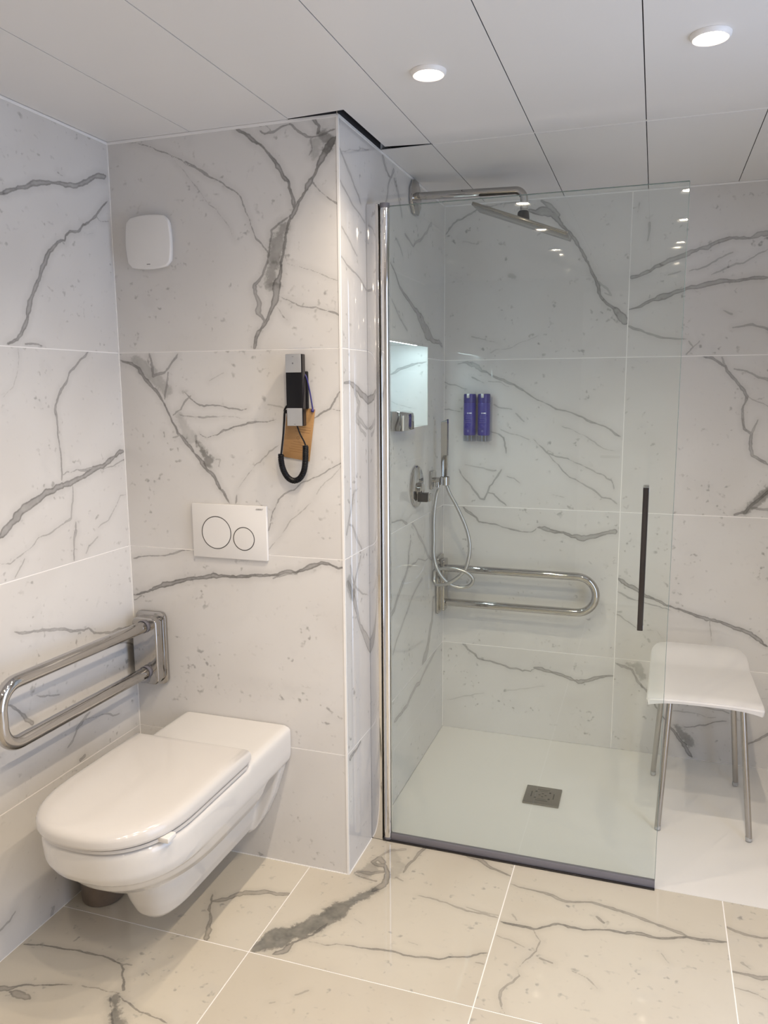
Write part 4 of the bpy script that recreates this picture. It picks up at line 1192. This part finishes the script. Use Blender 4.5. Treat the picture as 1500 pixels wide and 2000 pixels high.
# ------------------------------------------------------------------ two blue dispensers in a clear bracket
br = empty('dispenser_bracket', (.878, Y2, 1.26), 'clear plastic wall bracket carrying the two blue bottles', 'bracket')
prism('back_plate', rounded_rect(.820, .936, 1.262, 1.440, .004), Y2 - .005, Y2 - .0005, 1, M['clear'], br)
for x in (.8495, .9080):
    lathe('cup', [(0, 1.262), (.0275, 1.262), (.0275, 1.286), (.0262, 1.286), (.0262, 1.2642), (0, 1.2642)], (x, Y2 - .034, 0), 2, M['clear'], br, n=32)
for x, lab in ((.8495, 'blue dispenser bottle nearer the hand shower'), (.9080, 'blue dispenser bottle on the right of the pair')):
    d = empty('dispenser_bottle', (x, Y2 - .034, 1.285), lab, 'bottle', 'blue dispenser bottles')
    lathe('bottle_body', [(0, .0), (.0235, .0), (.0250, .003), (.0250, .128), (.0245, .130), (0, .130)], (x, Y2 - .034, 1.2865), 2, M['blue'], d, n=40)
    cp = lathe('pump_cap', [(0, .130), (.0240, .130), (.0248, .133), (.0248, .162), (.0238, .166), (.019, .167), (0, .164)], (x, Y2 - .034, 1.2865), 2, M['blue_cap'], d, n=40)
    box('spout', (x - .0075, Y2 - .0605, 1.4370), (x + .0035, Y2 - .052, 1.4530), M['silver'], cp, bevel=.001)
    def printed(nm, z0, z1, a0, a1, mat):
        bm = bmesh.new(); r = .02535
        n = 8
        lo = []; hi = []
        for k in range(n + 1):
            a = math.radians(a0 + (a1 - a0) * k / n)
            lo.append(bm.verts.new((x + r * math.sin(a), Y2 - .034 - r * math.cos(a), z0))); hi.append(bm.verts.new((x + r * math.sin(a), Y2 - .034 - r * math.cos(a), z1)))
        for k in range(n): bm.faces.new((lo[k], lo[k + 1], hi[k + 1], hi[k]))
        from_bm(nm, bm, mat, d)
    for a0, a1 in ((-14, -8), (-6, 2), (6, 30)):
        printed('print', 1.3740, 1.3785, a0, a1, M['white_ink'])
    for i, z in enumerate((1.366, 1.360, 1.354, 1.345, 1.338)):
        printed('print', z, z + .0016, -30, 26 - 8 * (i % 2), M['faint_ink'])
    printed('print', 1.300, 1.309, -12, 6, M['faint_ink'])

# ------------------------------------------------------------------ glass door
door = empty('shower_door', (X1, YG, 0), 'clear frameless glass shower door with chrome hinge post', 'shower door')
box('wall_profile', (X1 + .0005, YG - .010, .002), (.7700, YG + .022, 2.011), M['chrome_bright'], door, bevel=.0012)
hp_ = tube('hinge_post', [(.7860, YG + .004, .010), (.7860, YG + .004, 2.000)], .0142, M['chrome_bright'], door, n=28)
for a, b in ((.002, .012), (1.998, 2.012)):
    lathe('end_cap', [(0, a), (.0148, a), (.0148, b), (0, b)], (.7860, YG + .004, 0), 2, M['seal'], hp_, n=24)
box('post_gap_shade', (.7702, YG + .002, .004), (.7722, YG + .010, 2.006), M['slot'], door)  # dark strip painting the shade in the gap beside the post
pane = box('glass_pane', (.7985, YG - .004, .020), (1.6222, YG + .004, 2.003), M['glass'], door, bevel=.0011, seg=1)
pane.data.materials.append(M['glass_edge'])
for p in pane.data.polygons:
    p.use_smooth = False
    if abs(p.normal.y) < .95: p.material_index = 1
box('bottom_seal', (.7985, YG - .007, .0045), (1.6222, YG + .007, .027), M['seal'], door, bevel=.002)
box('threshold_strip', (.7720, YG - .013, .0012), (1.6222, YG + .010, .0055), M['chrome_dark'], door, bevel=.001)
hd = box('handle', (1.5405, YG - .040, .800), (1.5560, YG - .030, 1.204), M['chrome_dark'], door, bevel=.0015)  # chrome bar, its dark colour paints a reflection
for z0, z1 in ((1.190, 1.204), (.800, .814)):
    box('handle_mount', (1.5400, YG - .0300, z0), (1.5565, YG - .0042, z1), M['chrome'], hd, bevel=.001)
for z0, z1 in ((1.190, 1.2045), ):
    box('inner_grip_mount', (1.5405, YG + .0042, z0), (1.5560, YG + .036, z1), M['chrome'], hd, bevel=.001)
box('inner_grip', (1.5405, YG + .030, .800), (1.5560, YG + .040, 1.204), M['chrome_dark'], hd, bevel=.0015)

# ------------------------------------------------------------------ shower stool
st = empty('shower_stool', (1.765, .76, 0), 'white moulded shower stool on four slim steel legs', 'stool')
bm = bmesh.new()
SX = 1.752; NU = 25; NV = 31
def seat_pt(u, v):
    """u -1..1 across, v 0 front .. 1 back"""
    y = .515 + v * .475
    hw = .168 + .008 * (1 - v) ** 2 - .012 * max(0, v - .45) ** 1.5
    if v > .80:
        t = (v - .80) / .20
        hw -= .060 * (1 - math.sqrt(max(0.0, 1 - t * t)))
    z = .4905
    if v > .66:
        t = min(1, (v - .66) / .30); z += .036 * t * t * (3 - 2 * t)
    if v < .07:
        t = 1 - v / .07; z -= .010 * t * t
    z -= .006 * abs(u) ** 3 * (1 - v)
    return (SX + u * hw, y, z)
top = [[None] * NV for _ in range(NU)]; botv = [[None] * NV for _ in range(NU)]
for i in range(NU):
    for j in range(NV):
        u = -1 + 2 * i / (NU - 1); v = j / (NV - 1)
        x, y, z = seat_pt(u, v)
        th = .016 + .010 * abs(u) ** 4 * (1 - v)
        top[i][j] = bm.verts.new((x, y, z)); botv[i][j] = bm.verts.new((SX + (x - SX) * .985, y + (.004 if v < .05 else 0), z - th))
for i in range(NU - 1):
    for j in range(NV - 1):
        bm.faces.new((top[i][j], top[i + 1][j], top[i + 1][j + 1], top[i][j + 1]))
        bm.faces.new((botv[i][j], botv[i][j + 1], botv[i + 1][j + 1], botv[i + 1][j]))
for i in range(NU - 1):
    bm.faces.new((top[i][0], botv[i][0], botv[i + 1][0], top[i + 1][0])); bm.faces.new((top[i][-1], top[i + 1][-1], botv[i + 1][-1], botv[i][-1]))
for j in range(NV - 1):
    bm.faces.new((top[0][j], top[0][j + 1], botv[0][j + 1], botv[0][j])); bm.faces.new((top[-1][j], botv[-1][j], botv[-1][j + 1], top[-1][j + 1]))
bmesh.ops.recalc_face_normals(bm, faces=bm.faces)
bmesh.ops.bevel(bm, geom=[e for e in bm.edges if e.calc_face_angle(0) > .9], offset=.004, segments=3, affect='EDGES')
sharp(from_bm('seat', bm, M['seat'], st), 60)
tube('frame_ring', fillet([(1.66, .62, .468), (1.85, .62, .468), (1.85, .92, .468), (1.66, .92, .468), (1.66, .63, .468)], .03, 5), .008, M['steel'], st, n=10)
for (fx, fy), (tx, ty) in (((1.631, .559), (1.652, .592)), ((1.915, .578), (1.872, .605)), ((1.616, .957), (1.640, .905)), ((1.908, .964), (1.868, .915))):
    d_ = Vector((tx - fx, ty - fy, .472))
    lg = tube('leg', [(fx, fy, .012), (tx, ty, .472)], .0098, M['steel'], st, n=18)
    tube('foot_cap', [(fx, fy, .0032), (fx + d_.x * .03, fy + d_.y * .03, .016)], .0104, M['silver'], lg, n=18)
